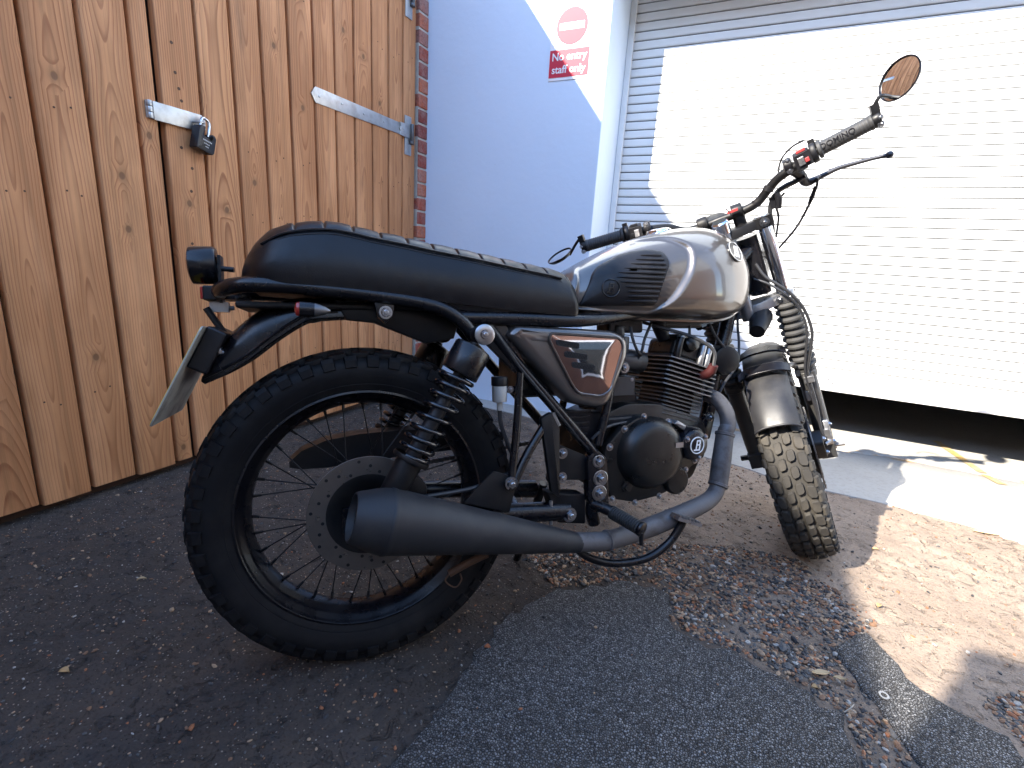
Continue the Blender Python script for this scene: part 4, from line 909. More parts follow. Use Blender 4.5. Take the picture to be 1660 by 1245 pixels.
q = MB(); q.tube([EM @ Vector(v) for v in ((.030, -.108, .150), (.02, -.105, .19), (-.03, -.08, .21), (-.10, -.04, .215), (-.17, .0, .22))], .0042, 8, 5); q.build('plug_lead', CABLE, pc)
# carburettor and intake
q = MB(); q.cyl((.555, -.02, .615), (.675, -.02, .600), .028, n=20, bev=.004); q.cyl((.600, -.02, .57), (.605, -.02, .665), .026, n=20, bev=.004); q.box((.602, -.02, .545), (.062, .060, .045)); q.cyl((.585, -.075, .590), (.585, .03, .590), .016, n=16, bev=.003); q.cyl((.60, -.02, .665), (.602, -.02, .690), .018, n=18, bev=.003); carb = q.build('carburettor', mat('dark_carb_metal', (.055, .057, .062), .4, .6, dirt=(.03, .025, .02), dscale=20, damt=.8), bike, smooth=35)
bolt((.585, -.076, .590), SIDE, .008, carb); bolt((.625, -.047, .56), SIDE, .005, carb); bolt((.575, -.047, .64), SIDE, .005, carb)
for nm, c_, s_ in (('starter_motor', (.60, .02, .50), (.12, .09, .05)), ('crankcase_top', (.58, -.02, .465), (.12, .13, .025)), ('fuel_tap', (.62, .0, .69), (.10, .06, .035)), ('ignition_coil', (.79, -.01, .705), (.12, .05, .04))):
    q = MB(); q.box(c_, s_); q.build(nm, PLA, bike, smooth=0, bevel=.006)
q = MB(); q.cyl((.72, -.015, .715), (.745, -.015, .655), .022, .016, n=16, bev=.003); q.build('breather_hose', PLA, bike)
q = MB(); q.cyl((.93, -.045, .60), (.945, .045, .60), .040, n=28, bev=.008); q.cyl((.945, -.03, .60), (.99, .03, .60), .02, n=16); q.build('horn', BLKM, bike)

# ---------------- exhaust
hp = [(0.8632,-0.0450,0.5116),(0.8728,-0.0720,0.5012),(0.8831,-0.0920,0.4713),(0.8829,-0.1000,0.4376),(0.8697,-0.1040,0.4170),(0.8530,-0.1120,0.3474),(0.8396,-0.1180,0.2934),(0.8115,-0.1240,0.2639),(0.7548,-0.1300,0.2483),(0.6713,-0.1360,0.2329),(0.5938,-0.1420,0.2227),(0.4982,-0.1500,0.2161),(0.4101,-0.1560,0.2283)]
q = MB(); q.tube(hp, [.0185, .0188, .019, .019, .019, .019, .019, .0200, .0215, .0225, .0225, .0205, .0205], 20, 6); head_ = q.build('header_pipe', HDR, bike, smooth=60)
q = MB(); q.tube([Vector(hp[4])+Vector((0, 0, .002)), Vector(hp[5]), Vector(hp[6])], [.0215, .0232, .0225], 24, 5); q.build('heat_sleeve', HDR, head_, smooth=60)
for a, r_ in ((hp[4], .0240), (hp[6], .0242), (hp[11], .0232)):
    i_ = hp.index(a); d_ = (Vector(hp[i_+1])-Vector(hp[i_-1])).normalized(); q = MB(); q.lathe([(-.005, r_-.003), (-.003, r_), (.003, r_), (.005, r_-.003)], a, d_, 24); q.build('pipe_clamp', HDR, head_)
S0 = Vector((0.4101,-0.1560,0.2283)); S1 = Vector((0.0252,-0.1720,0.3348)); sa_ = (S1-S0).normalized(); SL = (S1-S0).length
q = MB(); q.lathe([(-.012, .0205), (0, .0212), (.015, .0228), (SL*.30, .0335), (SL*.65, .0465), (SL-.006, .0588), (SL-.002, .0597)], S0, sa_, 56); sil = q.build('silencer', EXH, bike, smooth=60)
q = MB(); q.lathe([(SL-.003, .0596), (SL+.001, .0606), (SL+.006, .0606), (SL+.0085, .0590)], S0, sa_, 56); q.build('rear_band', EXH, sil, smooth=40)
q = MB(); q.lathe([(SL+.0075, .0592), (SL+.030, .0545), (SL+.060, .0455), (SL+.0655, .0425), (SL+.066, .0400), (SL+.060, .0385), (SL+.045, .034), (SL+.042, .0001)], S0, sa_, 56); q.build('end_cone', EXH, sil, smooth=35)
q = MB(); q.lathe([(SL+.043, .022), (SL+.056, .022), (SL+.056, .0195), (SL+.02, .0195)], S0, sa_, 30); q.build('outlet', BLKM, sil)
q = MB(); q.prism(rpoly([(0.2439,0.3898),(0.2736,0.3789),(0.2956,0.3569),(0.2788,0.2969),(0.1805,0.3307),(0.2040,0.3545)], .004), -.112, -.117, .001); q.tube([(.235, -.114, .290), (.24, -.14, .285)], .008, 8, 0); hang = q.build('exhaust_hanger', BLKM, bike, smooth=30)
bolt(Vector((0.2783,-0.1300,0.3635)), SIDE, .0095, hang)
q = MB(); q.tube([(0.3053,-0.1120,0.5897),(0.2974,-0.1140,0.4799),(0.2831,-0.1180,0.3675)], .0085, 10, 3); q.tube([(0.3721,-0.1000,0.4805),(0.3271,-0.1100,0.4244),(0.2900,-0.1180,0.3641)], .0095, 10, 3); q.cyl((0.2871,-0.1080,0.3564), (0.2783,-0.1300,0.3635), .0145, n=18, bev=.002); q.build('passenger_hanger', BLK, bike)

# ---------------- foot controls
q = MB(); q.prism(rpoly([(0.3537,0.4909),(0.3784,0.5027),(0.3979,0.4666),(0.3989,0.3133),(0.3793,0.3281)], .003), -.100, -.112, .0015); q.prism([(0.4007,0.4296),(0.4674,0.3988),(0.4713,0.3419),(0.4013,0.3496)], -.094, -.101, .001); hg = q.build('heel_guard', BLKM, bike, smooth=30)
for P in ((0.4104,-0.1020,0.4086), (0.4093,-0.1020,0.3548)): bolt((P[0], -.102, P[2]), SIDE, .0085, hg)
q = MB(); q.prism(rpoly([(0.4677,0.3943),(0.4912,0.4119),(0.5191,0.3895),(0.5259,0.2792),(0.4983,0.2684),(0.4721,0.2948)], .008), -.090, -.112, .002); pp_ = q.build('pivot_plate', BLK, bike, smooth=30)
for P, r_ in (((0.4954,-0.1120,0.3848), .0085), ((0.5008,-0.1120,0.3461), .0105), ((0.4981,-0.1120,0.3122), .0105)):
    bolt((P[0], -.113, P[2]), SIDE, r_, pp_)
    w_ = MB(); w_.lathe([(0, r_), (0, r_*1.75), (.002, r_*1.75), (.0025, r_*1.6)], (P[0], -.1125, P[2]), SIDE, 24); w_.build('washer', ZINC, pp_)
q = MB(); q.prism(rpoly([(0.3788,0.3217),(0.4717,0.3076),(0.4726,0.2384),(0.4019,0.2515)], .006), -.06, -.098, .002); q.build('lower_bracket', BLKM, bike)
bolt(Vector((0.4233,-0.1000,0.2725)), SIDE, .0105, pp_)
def footpeg(sg):
    a = Vector(((0.5067,-0.1350,0.2800))); b = Vector((0.5392,-0.2150,0.2591)); a = Vector((a.x, sg*abs(a.y), a.z)); b = Vector((b.x, sg*abs(b.y), b.z)); d = (b-a)
    o = MB(); o.tube([Vector((a.x-.02, sg*.105, a.z+.005)), a, a+d*.2], [.012, .013, .011], 12, 2); root = o.build('footpeg', BLK, bike)
    o = MB(); o.cyl(b-d*.06, b+d.normalized()*.004, .0165, n=18, bev=.003); o.build('peg_end', BLK, root)
    r_ = MB(); L = d.length; pr = []
    for k in range(13): t = .16*L+k*(L*.76)/12; pr += [(t-.0030, .0125), (t-.0018, .0152), (t+.0018, .0152), (t+.0030, .0125)]
    r_.lathe(pr, a, d, 20, True, True); r_.build('peg_rubber', mat('peg_rubber', (.018, .018, .018), .6), root)
    f_ = MB(); f_.cyl(b+Vector((0, 0, -.008)), b+Vector((0, 0, -.034)), .0055, .0045, n=10); f_.build('feeler', BLK, root); return root
footpeg(-1); footpeg(1)
q = MB(); q.tube([(0.4304,-0.1050,0.2207),(0.4538,-0.1200,0.1801),(0.5171,-0.1350,0.1540),(0.5981,-0.1500,0.1565),(0.6549,-0.1580,0.1856),(0.6856,-0.1640,0.2259),(0.6905,-0.1660,0.2406)], .0092, 12, 5); ped = q.build('brake_pedal', BLK, bike)
a_ = Vector((0.6654,-0.1660,0.2515)); b_ = Vector((0.7233,-0.1760,0.2306)); q = MB(); d_ = (b_-a_); R_ = basis((0, 0, 0), d_.normalized(), Vector((0, 1, 0)), d_.normalized().cross(Vector((0, 1, 0)))).to_3x3()
q.box((a_+b_)/2, (d_.length, .030, .007), R_)
for k in range(7):
    q.box(a_+d_*(.08+.84*k/6)+Vector((0, 0, .0055)), (.0035, .030, .006), R_)
q.build('pedal_pad', ALU, ped, smooth=0)
q = MB(); q.tube([(0.3979,-0.1050,0.4715),(0.3903,-0.1050,0.4855),(0.3843,-0.1050,0.5020)], .006, 8, 2); q.build('brake_master_cylinder', ALU, bike)
q = MB(); q.cyl((0.3834,-0.1000,0.3045), (0.3837,-0.1000,0.2513), .0045, n=8); q.build('push_rod', ALU, bike)
q = MB(); q.cyl((.2645, -.100, .5295), (.2645, -.100, .563), .0150, .0160, n=24, bev=.002); q.cyl((.2645, -.100, .512), (.2645, -.100, .530), .006, n=10); rs_ = q.build('brake_reservoir', mat('milky_plastic', (.42, .41, .38), .35, spec=.5, trans=.1), bike)
q = MB(); q.cyl((.2645, -.100, .563), (.2645, -.100, .582), .0172, n=24, bev=.002); q.build('reservoir_cap', PLA, rs_)
q = MB(); q.box((.286, -.103, .555), (.03, .004, .012)); q.build('reservoir_strap', BLK, rs_, smooth=0); bolt((.287, -.1055, .555), SIDE, .0052, rs_)
q = MB(); q.tube([(.2645, -.10, .515), (.268, -.10, .48), (.285, -.098, .435), (.30, -.096, .40), (.28, -.098, .372), (.20, -.104, .355), (.10, -.108, .350), (.0, -.10, .335)], .0048, 8, 6); q.build('brake_hose', CABLE, rs_)
q = MB(); q.tube([(.46, .10, .28), (.44, .16, .13), (.425, .205, .03)], [.012, .011, .010], 10, 3); q.box((.425, .208, .030), (.06, .03, .006)); q.build('side_stand', BLK, bike, smooth=40)
q = MB(); q.tube([(0.2354,-0.1000,0.2087),(0.1947,-0.1000,0.1969),(0.1525,-0.1000,0.1808)], .008, 8, 3); q.tube([(0.1525,-0.1000,0.1808),(0.1446,-0.1000,0.1665),(0.1651,-0.1000,0.1493),(0.1784,-0.1000,0.1627),(0.1760,-0.1000,0.1764)], .0016, 6, 5); q.build('stand_spring', mat('rusty_steel', (.10, .055, .035), .7, .4), bike)

# ---------------- steering: forks, yokes, bars (built in the fork frame, then steered)
def fb(mb, name, m, parent, **k): return mb.build(name, m, parent, M=FK, **k)
for sg in (-1, 1):
    y = sg*.098
    q = MB(); q.cyl((0, y, .44), (0, y, .715), .0172, n=24, bev=.002); leg = fb(q, 'fork_leg', CHR, bike)
    q = MB(); pr = []
    for k in range(10):
        u0 = .468-.0205*k; r0 = .0335+.0015*math.sin(k/9*math.pi); pr += [(u0, .0265), (u0-.0055, r0), (u0-.0105, r0), (u0-.0165, .0268)]
    pr += [(.262, .0270), (.250, .0275), (.246, .0262)]
    q.lathe([(-a, b) for a, b in pr], (0, y, 0), (0, 0, -1), 32); fb(q, 'gaiter', mat('dusty_gaiter_rubber', (.034, .033, .032), .6, var=.2, vscale=20), leg, smooth=25)
    q = MB(); q.lathe([(-.030, .014), (-.028, .020), (.02, .0215), (.05, .0225), (.17, .0235), (.235, .0245), (.238, .0285), (.254, .0285), (.256, .0265)], (0, y, 0), (0, 0, 1), 28, True); q.box((-.012, y, .0), (.050, .040, .045)); fb(q, 'slider', mat('grey_fork_slider', (.060, .060, .060), .42, .5, dirt=(.09, .08, .065), dscale=15, damt=.5), leg, smooth=40)
    q = MB(); q.cyl((0, y+sg*.018, 0), (0, y+sg*.046, 0), .0085, n=6); q.cyl((0, y+sg*.018, 0), (0, y+sg*.024, 0), .014, n=18); fb(q, 'axle_end', ZINC if sg < 0 else BLKM, leg, smooth=30)
q = MB()
for sg in (-1, 1):
    q.cyl((0, sg*.098, .684), (0, sg*.098, .712), .0245, n=24, bev=.003)
q.prism(rpoly([(-.052, -.045), (-.060, 0), (-.052, .045), (.0, .118), (.022, .110), (.010, .04), (.010, -.04), (.022, -.110), (.0, -.118)], .010), .686, .710, .003, put=lambda a, y_, b: (a, b, y_))
q.box((.0, -.098, .698), (.056, .044, .029)); yoke = fb(q, 'upper_yoke', BLKM, bike, smooth=35); 
o = bolt((0, 0, 0), (1, 0, 0), .0085, yoke); o.matrix_local = FK @ aim((-.029, -.100, .698), (-1, 0, 0)) @ Matrix.Scale(.0085, 4)
q = MB()
for sg in (-1, 1): q.cyl((0, sg*.098, .468), (0, sg*.098, .500), .0265, n=24, bev=.003)
q.prism(rpoly([(-.060, -.03), (-.060, .03), (0, .112), (.020, .10), (.012, -.0), (.020, -.10), (0, -.112)], .010), .470, .498, .003, put=lambda a, y_, b: (a, b, y_)); q.cyl((-.050, 0, .46), (-.050, 0, .72), .018, n=18)
low = fb(q, 'lower_yoke', ALU, bike, smooth=35)
for n_, y_, u_ in ((-.027, -.110, .484), (-.024, -.085, .484), (.02, -.118, .486)):
    o = bolt((0, 0, 0), (1, 0, 0), .007, low); o.matrix_local = FK @ aim((n_, y_, u_), (-1, -.2, 0)) @ Matrix.Scale(.007, 4)
# bars
BR_ = [(-0.0000,0.0323,0.7422),(0.0000,-0.0437,0.7421),(-0.0040,-0.0932,0.7487),(-0.0120,-0.1289,0.7734),(-0.0220,-0.1585,0.7912),(-0.0340,-0.1991,0.8028),(-0.0450,-0.2451,0.8176),(-0.0520,-0.3021,0.8238),(-0.0600,-0.3569,0.8303)]
half = [(n_, min(y_, -.001), u_) for n_, y_, u_ in BR_]
half[0] = (0, 0, half[1][2]+.0)
full = half[::-1]+[(n_, -y_, u_-(.012 if -y_ > .2 else .006 if -y_ > .14 else 0)) for n_, y_, u_ in half[1:]]
q = MB(); q.tube(full, .0112, 14, 5); bar = fb(q, 'handlebar', BLKM, bike)
for sg in (-1, 1):
    q = MB(); q.cyl((0, sg*.045, .705), (0, sg*.045, .738), .0155, n=18, bev=.002); q.cyl((0, sg*.045-.014, .747), (0, sg*.045+.014, .747), .0205, n=20, bev=.003); r_ = fb(q, 'bar_riser', BLKM, bike, smooth=40)
q = MB(); q.lathe([(0, .021), (.006, .0215), (.030, .0215), (.034, .018), (.034, .0001)], (-.052, 0, .712), (-.25, 0, 1), 28); q.lathe([(0, .012), (.02, .011), (.026, .006)], (-.052, .06, .712), (-.2, 0, 1), 18); fb(q, 'yoke_nut', CHR, yoke)
q = MB(); q.tube([(-.030, -.030, .745), (-.045, -.028, .760), (-.040, -.022, .768), (-.030, -.024, .762)], .0016, 6, 4); fb(q, 'key_ring', CHR, yoke)
q = MB(); q.box((-.036, -.036, .756), (.012, .026, .006)); fb(q, 'key_tag', RED, yoke, smooth=0)
GRIPM = mat('grip_rubber', (.030, .030, .031), .62, bump=.25, bscale=350, bdist=.0006)
def side(pt, sg): return (pt[0], pt[1] if sg < 0 else -pt[1], pt[2] if sg < 0 else pt[2]-.012)
for sg in (-1, 1):
    a = Vector(side(BR_[6], sg)); b = Vector(side(BR_[8], sg)); d = b-a; L = d.length; dn = d.normalized()
    q = MB(); pr = [(0, .0165), (.002, .0215), (.008, .0215), (.011, .0165)]
    for k in range(14): t = .014+k*(L-.022)/14; pr += [(t, .0160), (t+.0012, .0166), (t+.0042, .0166), (t+.0054, .0160)]
    pr += [(L-.006, .0175), (L-.002, .0175), (L, .015)]
    q.lathe(pr, a, d, 24, True, True); grip = fb(q, 'grip', GRIPM, bike, smooth=40)
    if sg < 0:
        upv = Vector((-1, -.1, .25)); upv = (upv-dn*upv.dot(dn)).normalized(); yv = upv.cross(dn).normalized()
        inst(text_mesh('DOMINO', .017, BLK, .0006, .0004), 'grip_lettering', FK @ basis(a+d*.38+upv*.0164, dn, yv if yv.z > 0 else -yv, dn.cross(yv if yv.z > 0 else -yv)), grip)
    # bar end clamp and mirror
    q = MB(); q.cyl(b-dn*.002, b+dn*.014, .0165, n=20, bev=.002); q.box(b+dn*.006+Vector((-.002, 0, .020)), (.016, .016, .028)); mir = fb(q, 'mirror', BLKM, bike, smooth=35)
    C_, Nn, Rm = ((-.038, -.4205, .8927), (-.575, .658, .486), .0446) if sg < 0 else ((-.050, .4495, .8205), (-.266, .055, .962), .040)
    C_ = Vector(C_); Nn = Vector(Nn).normalized()
    q = MB(); q.tube([b+dn*.006+Vector((-.002, 0, .030)), b+dn*.022+Vector((0, 0, .042)) if sg < 0 else b+dn*.03+Vector((0, 0, .012)), C_-Nn*.009+((b-C_)-Nn*(b-C_).dot(Nn)).normalized()*Rm*.80], .0042, 8, 4); fb(q, 'mirror_stalk', BLKM, mir)
    q = MB(); q.lathe([(-.013, .0001), (-.012, Rm*.55), (-.008, Rm*.86), (-.002, Rm), (.0015, Rm+.0012), (.0028, Rm+.0004), (.0026, Rm-.0018), (.001, Rm-.002)], C_, Nn, 56); fb(q, 'mirror_shell', BLK, mir, smooth=50)
    q = MB(); q.lathe([((.0022-.0025*(r_/Rm)**2), r_) for r_ in [.0001]+[Rm*t for t in (.15, .3, .45, .6, .75, .88, .962)]], C_, Nn, 56); fb(q, 'mirror_glass', GLASS, mir, smooth=80)
    for k in range(2):
        o = bolt((0, 0, 0), (1, 0, 0), .0055, mir); o.matrix_local = FK @ aim(b+dn*(.010)+Vector((-.012, 0, .002-.014*k)), (-1, -.3*1, 0)) @ Matrix.Scale(.0050, 4)
    # switch housing, throttle drum, lever perch
    s0 = a-dn*.004; q = MB(); q.cyl(s0-dn*.046, s0-dn*.012, .0205, n=22, bev=.003); R3 = basis((0, 0, 0), dn, Vector((0, 0, 1)).cross(dn).normalized(), dn.cross(Vector((0, 0, 1)).cross(dn)).normalized()).to_3x3(); q.box(s0-dn*.028+Vector((-.008, 0, -.004)), (.036, .030, .034), R3)
    sw_ = fb(q, 'switch_housing', PLA, bike, smooth=35)
    q = MB(); q.cyl(s0-dn*.010, s0+dn*.003, .0255, n=26, bev=.003); q.box(s0-dn*.004+Vector((0, 0, .020)), (.014, .020, .022), R3); fb(q, 'throttle_drum', PLA, sw_, smooth=35)
    q = MB(); q.box(s0-dn*.030+Vector((-.010, 0, .019)), (.020, .012, .007), R3); q.box(s0-dn*.022+Vector((-.026, 0, -.006)), (.009, .008, .010), R3); fb(q, 'rocker_switch', RED if sg < 0 else PLA, sw_, smooth=0, bevel=.001)
    q = MB(); q.box(s0-dn*.034+Vector((-.0245, 0, -.004)), (.013, .006, .020), R3); fb(q, 'switch_plate', ALU, sw_, smooth=0, bevel=.001)
    q = MB(); q.cyl(s0-dn*.070, s0-dn*.052, .0175, n=20, bev=.002); q.tube([s0-dn*.062, s0-dn*.050+Vector((.022, 0, -.012)), s0-dn*.02+Vector((.034, 0, -.018))], [.012, .014, .012], 10, 3); perch = fb(q, 'lever_perch', PLA, bike, smooth=40)
    for k in (-1, 1):
        o = bolt((0, 0, 0), (1, 0, 0), .005, perch); o.matrix_local = FK @ aim(s0-dn*.061+Vector((-.013, 0, .012*k)), (-1, 0, 0)) @ Matrix.Scale(.0052, 4)
    lv = [(0.0300,-0.2153,0.7488),(0.0340,-0.2538,0.7506),(0.0360,-0.2858,0.7534),(0.0340,-0.3205,0.7499),(0.0300,-0.3574,0.7452),(0.0260,-0.3832,0.7407)]
    lv = [Vector(side(v_, sg)) for v_ in lv]; q = MB(); q.tube([s0-dn*.062+Vector((.012, 0, -.006)), (s0-dn*.05+lv[0])/2+Vector((.008, 0, -.004)), lv[0], lv[1]], [.012, .0125, .0105, .006], 12, 4); fb(q, 'lever_bracket', PLA, perch, smooth=50); q = MB(); q.tube(lv, [.0075, .0065, .0058, .0052, .0048, .0050], 10, 4); bm2 = bmesh.new(); bmesh.ops.create_uvsphere(bm2, u_segments=14, v_segments=10, radius=.0088); o_ = len(q.v); q.add([lv[-1]+(lv[-1]-lv[-2]).normalized()*.006+v_.co for v_ in bm2.verts], [[v_.index for v_ in f_.verts] for f_ in bm2.faces]); bm2.free(); fb(q, 'lever', mat('grey_lever', (.055, .056, .066), .35, .6), bike)
q = MB(); q.cyl(Vector(BR_[3])+Vector((0, .004, -.005)), Vector(BR_[3])+Vector((0, -.004, .005)), .0135, n=14); q.cyl(Vector(BR_[2])+Vector((0, .002, -.002)), Vector(BR_[2])+Vector((0, -.003, .003)), .013, n=14); fb(q, 'bar_tie', PLA, bar)
# cables
def cable(pts, r=.0034, m=CABLE, name='control_cable', par=None): q = MB(); q.tube(pts, r, 8, 7); return fb(q, name, m, par or bike)
cable([(-0.0200,-0.2249,0.8512),(0.0100,-0.2022,0.8471),(0.0300,-0.1771,0.8305),(0.0350,-0.1626,0.8048),(0.0300,-0.1556,0.7770)], .0026)
cable([(0.0200,-0.2398,0.7512),(0.0300,-0.2316,0.7270),(0.0500,-0.2065,0.6867),(0.0700,-0.1682,0.6400),(0.0900,-0.1163,0.5982)], .0032)
q = MB(); q.tube([(0.0300,-0.2313,0.7320),(0.0350,-0.2201,0.7104),(0.0450,-0.2104,0.6939)], [.004, .006, .0045], 8, 3); fb(q, 'cable_adjuster', PLA, bar)
q = MB(); q.tube([(-0.0040,-0.2132,0.7674),(0.0000,-0.1907,0.7646),(0.0020,-0.1678,0.7634),(0.0040,-0.1461,0.7566),(0.0040,-0.1287,0.7394),(0.0080,-0.1143,0.7047),(0.0200,-0.1052,0.6464)], [.0045, .0065, .0065, .006, .006, .005, .004], 8, 5); fb(q, 'wiring_loom', CABLE, bike)
cable([(0.0100,-0.1907,0.7608),(0.0120,-0.1644,0.7578),(0.0120,-0.1385,0.7477),(0.0200,-0.1206,0.7093),(0.0300,-0.1148,0.6586),(0.0500,-0.0884,0.5850)], .0038)
cable([(0.0150,-0.1621,0.7471),(0.0200,-0.1371,0.7276),(0.0300,-0.1347,0.6903),(0.0400,-0.1167,0.6387)], .0030)
q = MB(); q.tube([(-0.0040,-0.1401,0.7581),(-0.0040,-0.1445,0.7399),(-0.0040,-0.1387,0.7159)], [.008, .0095, .007], 8, 2); q.box((0.0000,-0.1331,0.7345), (.012, .020, .030)); fb(q, 'wiring_connector', PLA, bar, smooth=30)
cable([(-0.0200,-0.0526,0.5980),(-0.0300,-0.0658,0.5595),(-0.0350,-0.0911,0.5265),(-0.0340,-0.1154,0.4890),(-0.0300,-0.1339,0.4382),(-0.0320,-0.1380,0.3772),(-0.0330,-0.1270,0.3344),(-0.0340,-0.1071,0.2796),(-0.0340,-0.1006,0.2503),(-0.0350,-0.1009,0.1674),(-0.0450,-0.0959,0.0923),(-0.0500,-0.0952,0.0330)], .0042, name='brake_hose')
cable([(-0.0200,-0.0382,0.5601),(-0.0300,-0.0680,0.5372),(-0.0400,-0.0994,0.4997),(-0.0360,-0.1235,0.4472),(-0.0400,-0.1266,0.3835),(-0.0400,-0.1081,0.3143),(-0.0400,-0.0948,0.2545),(-0.0400,-0.0958,0.1610),(-0.0400,-0.0989,0.0889)], .0032)
q = MB(); q.box((-0.0340,-0.0996,0.2388), (.016, .026, .020)); q.box((-0.0300,-0.0903,0.1878), (.016, .018, .030)); fb(q, 'hose_bracket', ALU, bike, smooth=0, bevel=.002)
for P in ([(1.0249,0.0200,0.7421),(0.9964,-0.0100,0.6895),(0.9826,-0.0300,0.6392),(0.9682,-0.0400,0.5898),(0.9174,-0.0500,0.5424),(0.8882,-0.0500,0.4946)], [(0.8775,-0.0300,0.6964),(0.8949,-0.0350,0.6642),(0.9342,-0.0400,0.6233),(0.9777,-0.0300,0.6058)], [(0.6839,-0.0400,0.6946),(0.6592,-0.0500,0.6569),(0.6510,-0.0500,0.6271),(0.6410,-0.0400,0.5969)], [(0.6175,-0.0500,0.6864),(0.6182,-0.0600,0.6570),(0.6330,-0.0600,0.6276),(0.6512,-0.0500,0.6196)], [(0.8123,-0.0300,0.7037),(0.8053,-0.0400,0.6564),(0.8053,-0.0500,0.6330)], [(0.4860,-0.1000,0.4338),(0.5019,-0.1050,0.4504),(0.5341,-0.1000,0.4614),(0.5911,-0.0900,0.4646),(0.6690,-0.0800,0.4610)], [(0.2171,-0.1080,0.7132),(0.2478,-0.1120,0.6768),(0.2849,-0.1120,0.6269),(0.3103,-0.1100,0.5946),(0.3584,-0.1100,0.5410),(0.4342,-0.1080,0.4559),(0.4735,-0.1080,0.4140)]):
    q = MB(); q.tube(P, .0036, 8, 6); q.build('wiring_lead', CABLE, bike)
# headlamp and instruments ahead of the stem
q = MB(); q.lathe([(-.11, .0001), (-.108, .03), (-.095, .060), (-.06, .080), (-.01, .088), (.010, .090), (.016, .086), (.018, .078)], (.085, 0, .585), (1, 0, .10), 44); hl_ = fb(q, 'headlamp', BLK, bike, smooth=60)
q = MB(); q.lathe([(.016, .080), (.024, .060), (.028, .0001)], (.085, 0, .585), (1, 0, .10), 40); fb(q, 'lamp_glass', mat('lamp_glass', (.7, .72, .74), .08, .3), hl_)
q = MB(); q.lathe([(-.03, .0001), (-.028, .028), (-.01, .036), (.012, .037), (.014, .034), (.014, .0001)], (.030, .02, .735), (-.35, 0, 1), 32); q.tube([(.03, .02, .70), (.02, .01, .68)], .01, 8, 0); fb(q, 'speedometer', BLK, bike)
q = MB(); q.tube([(.0, -.07, .62), (.05, -.085, .60), (.08, -.09, .59)], .007, 8, 2); fb(q, 'headlamp_stay', PLA, bike)
q = MB(); q.tube([(.0, .07, .62), (.05, .085, .60), (.08, .09, .59)], .007, 8, 2); fb(q, 'headlamp_stay', PLA, bike)
q = MB(); q.tube([(-.035, -.030, .455), (-.070, -.022, .448), (-.11, -.012, .438)], [.030, .027, .020], 16, 4); fb(q, 'steering_lock', PLA, bike, smooth=60)
# front mudguard
q = MB(); rr = []; RG = .347
for k in range(33):
    ph = math.radians(41+k*(128-41)/32); ring = []; tap = 1-.12*max(0, (k-24)/8)
    for j in range(15):
        t = -1+2*j/14; y_ = .054*tap*t; rad_ = RG-.020*abs(t)**3.2; ring.append((-rad_*math.cos(ph), y_, rad_*math.sin(ph)))
    for j in range(14, -1, -1):
        t = -1+2*j/14; y_ = .0522*tap*t; rad_ = RG-.0026-.020*abs(t)**3.2; ring.append((-rad_*math.cos(ph), y_, rad_*math.sin(ph)))
    rr.append(ring)
q.rings(rr); mg = fb(q, 'front_mudguard', mat('dusty_black_guard', (.016, .016, .018), .46, spec=.4, dirt=(.06, .056, .05), dscale=10, damt=.5, rvar=.1), bike, smooth=40)
q = MB(); q.tube([(-RG*math.cos(math.radians(41.4))-.001, .054*t/10, (RG-.020*abs(t/10)**3.2)*math.sin(math.radians(41.4))) for t in range(-10, 11)], .0030, 8, 0); fb(q, 'guard_rim', PLA, mg)
for sg in (-1, 1):
    q = MB(); q.tube([(-.115, sg*.052, .318), (-.05, sg*.070, .300), (0, sg*.080, .262)], .007, 8, 3); q.box((-.008, sg*.078, .258), (.03, .014, .02)); fb(q, 'guard_stay', ALU if sg < 0 else BLK, mg, smooth=30)
q = MB(); arc = []
for k in range(17):
    t = -1+2*k/16; arc.append((.066*t, .020*(1-abs(t)**3.0)))
for a0, a1 in ((66, 71), (80, 85)):
    rr = []
    for a in (a0, a1):
        al = math.radians(a); rr.append([(-(RG+.002+h_)*math.cos(al), y_, (RG+.002+h_)*math.sin(al)) for y_, h_ in arc]+[(-(RG-.003+h_*.92)*math.cos(al), y_*.97, (RG-.003+h_*.92)*math.sin(al)) for y_, h_ in arc[::-1]])
    q = MB(); q.rings(rr); fb(q, 'fork_brace', BLK, mg, smooth=40, bevel=.001)
# front caliper on the right leg
q = MB(); q.prism(rpoly([(-.075, .000), (-.030, -.012), (-.022, .055), (-.050, .085), (-.088, .060)], .010), -.050, -.092, .004); cal_ = fb(q, 'front_caliper', BLKM, bike, smooth=35)
q = MB(); q.prism(rpoly([(-.030, .0), (.0, -.005), (.004, .09), (-.030, .10), (-.046, .05)], .006), -.104, -.117, .002); fb(q, 'caliper_bracket', ALU, cal_, smooth=35)
for n_, u_ in ((-.060, .012), (-.062, .058), (-.018, .020), (-.018, .078)):
    o = bolt((0, 0, 0), (1, 0, 0), .006, cal_); o.matrix_local = FK @ aim((n_, -.093 if n_ < -.03 else -.1175, u_), (0, -1, 0)) @ Matrix.Scale(.0068, 4)
q = MB(); q.cyl((-.055, -.095, .035), (-.040, -.110, .038), .006, n=10); q.box((-.030, -.105, .065), (.030, .014, .022)); fb(q, 'bleed_banjo', ALU, cal_)

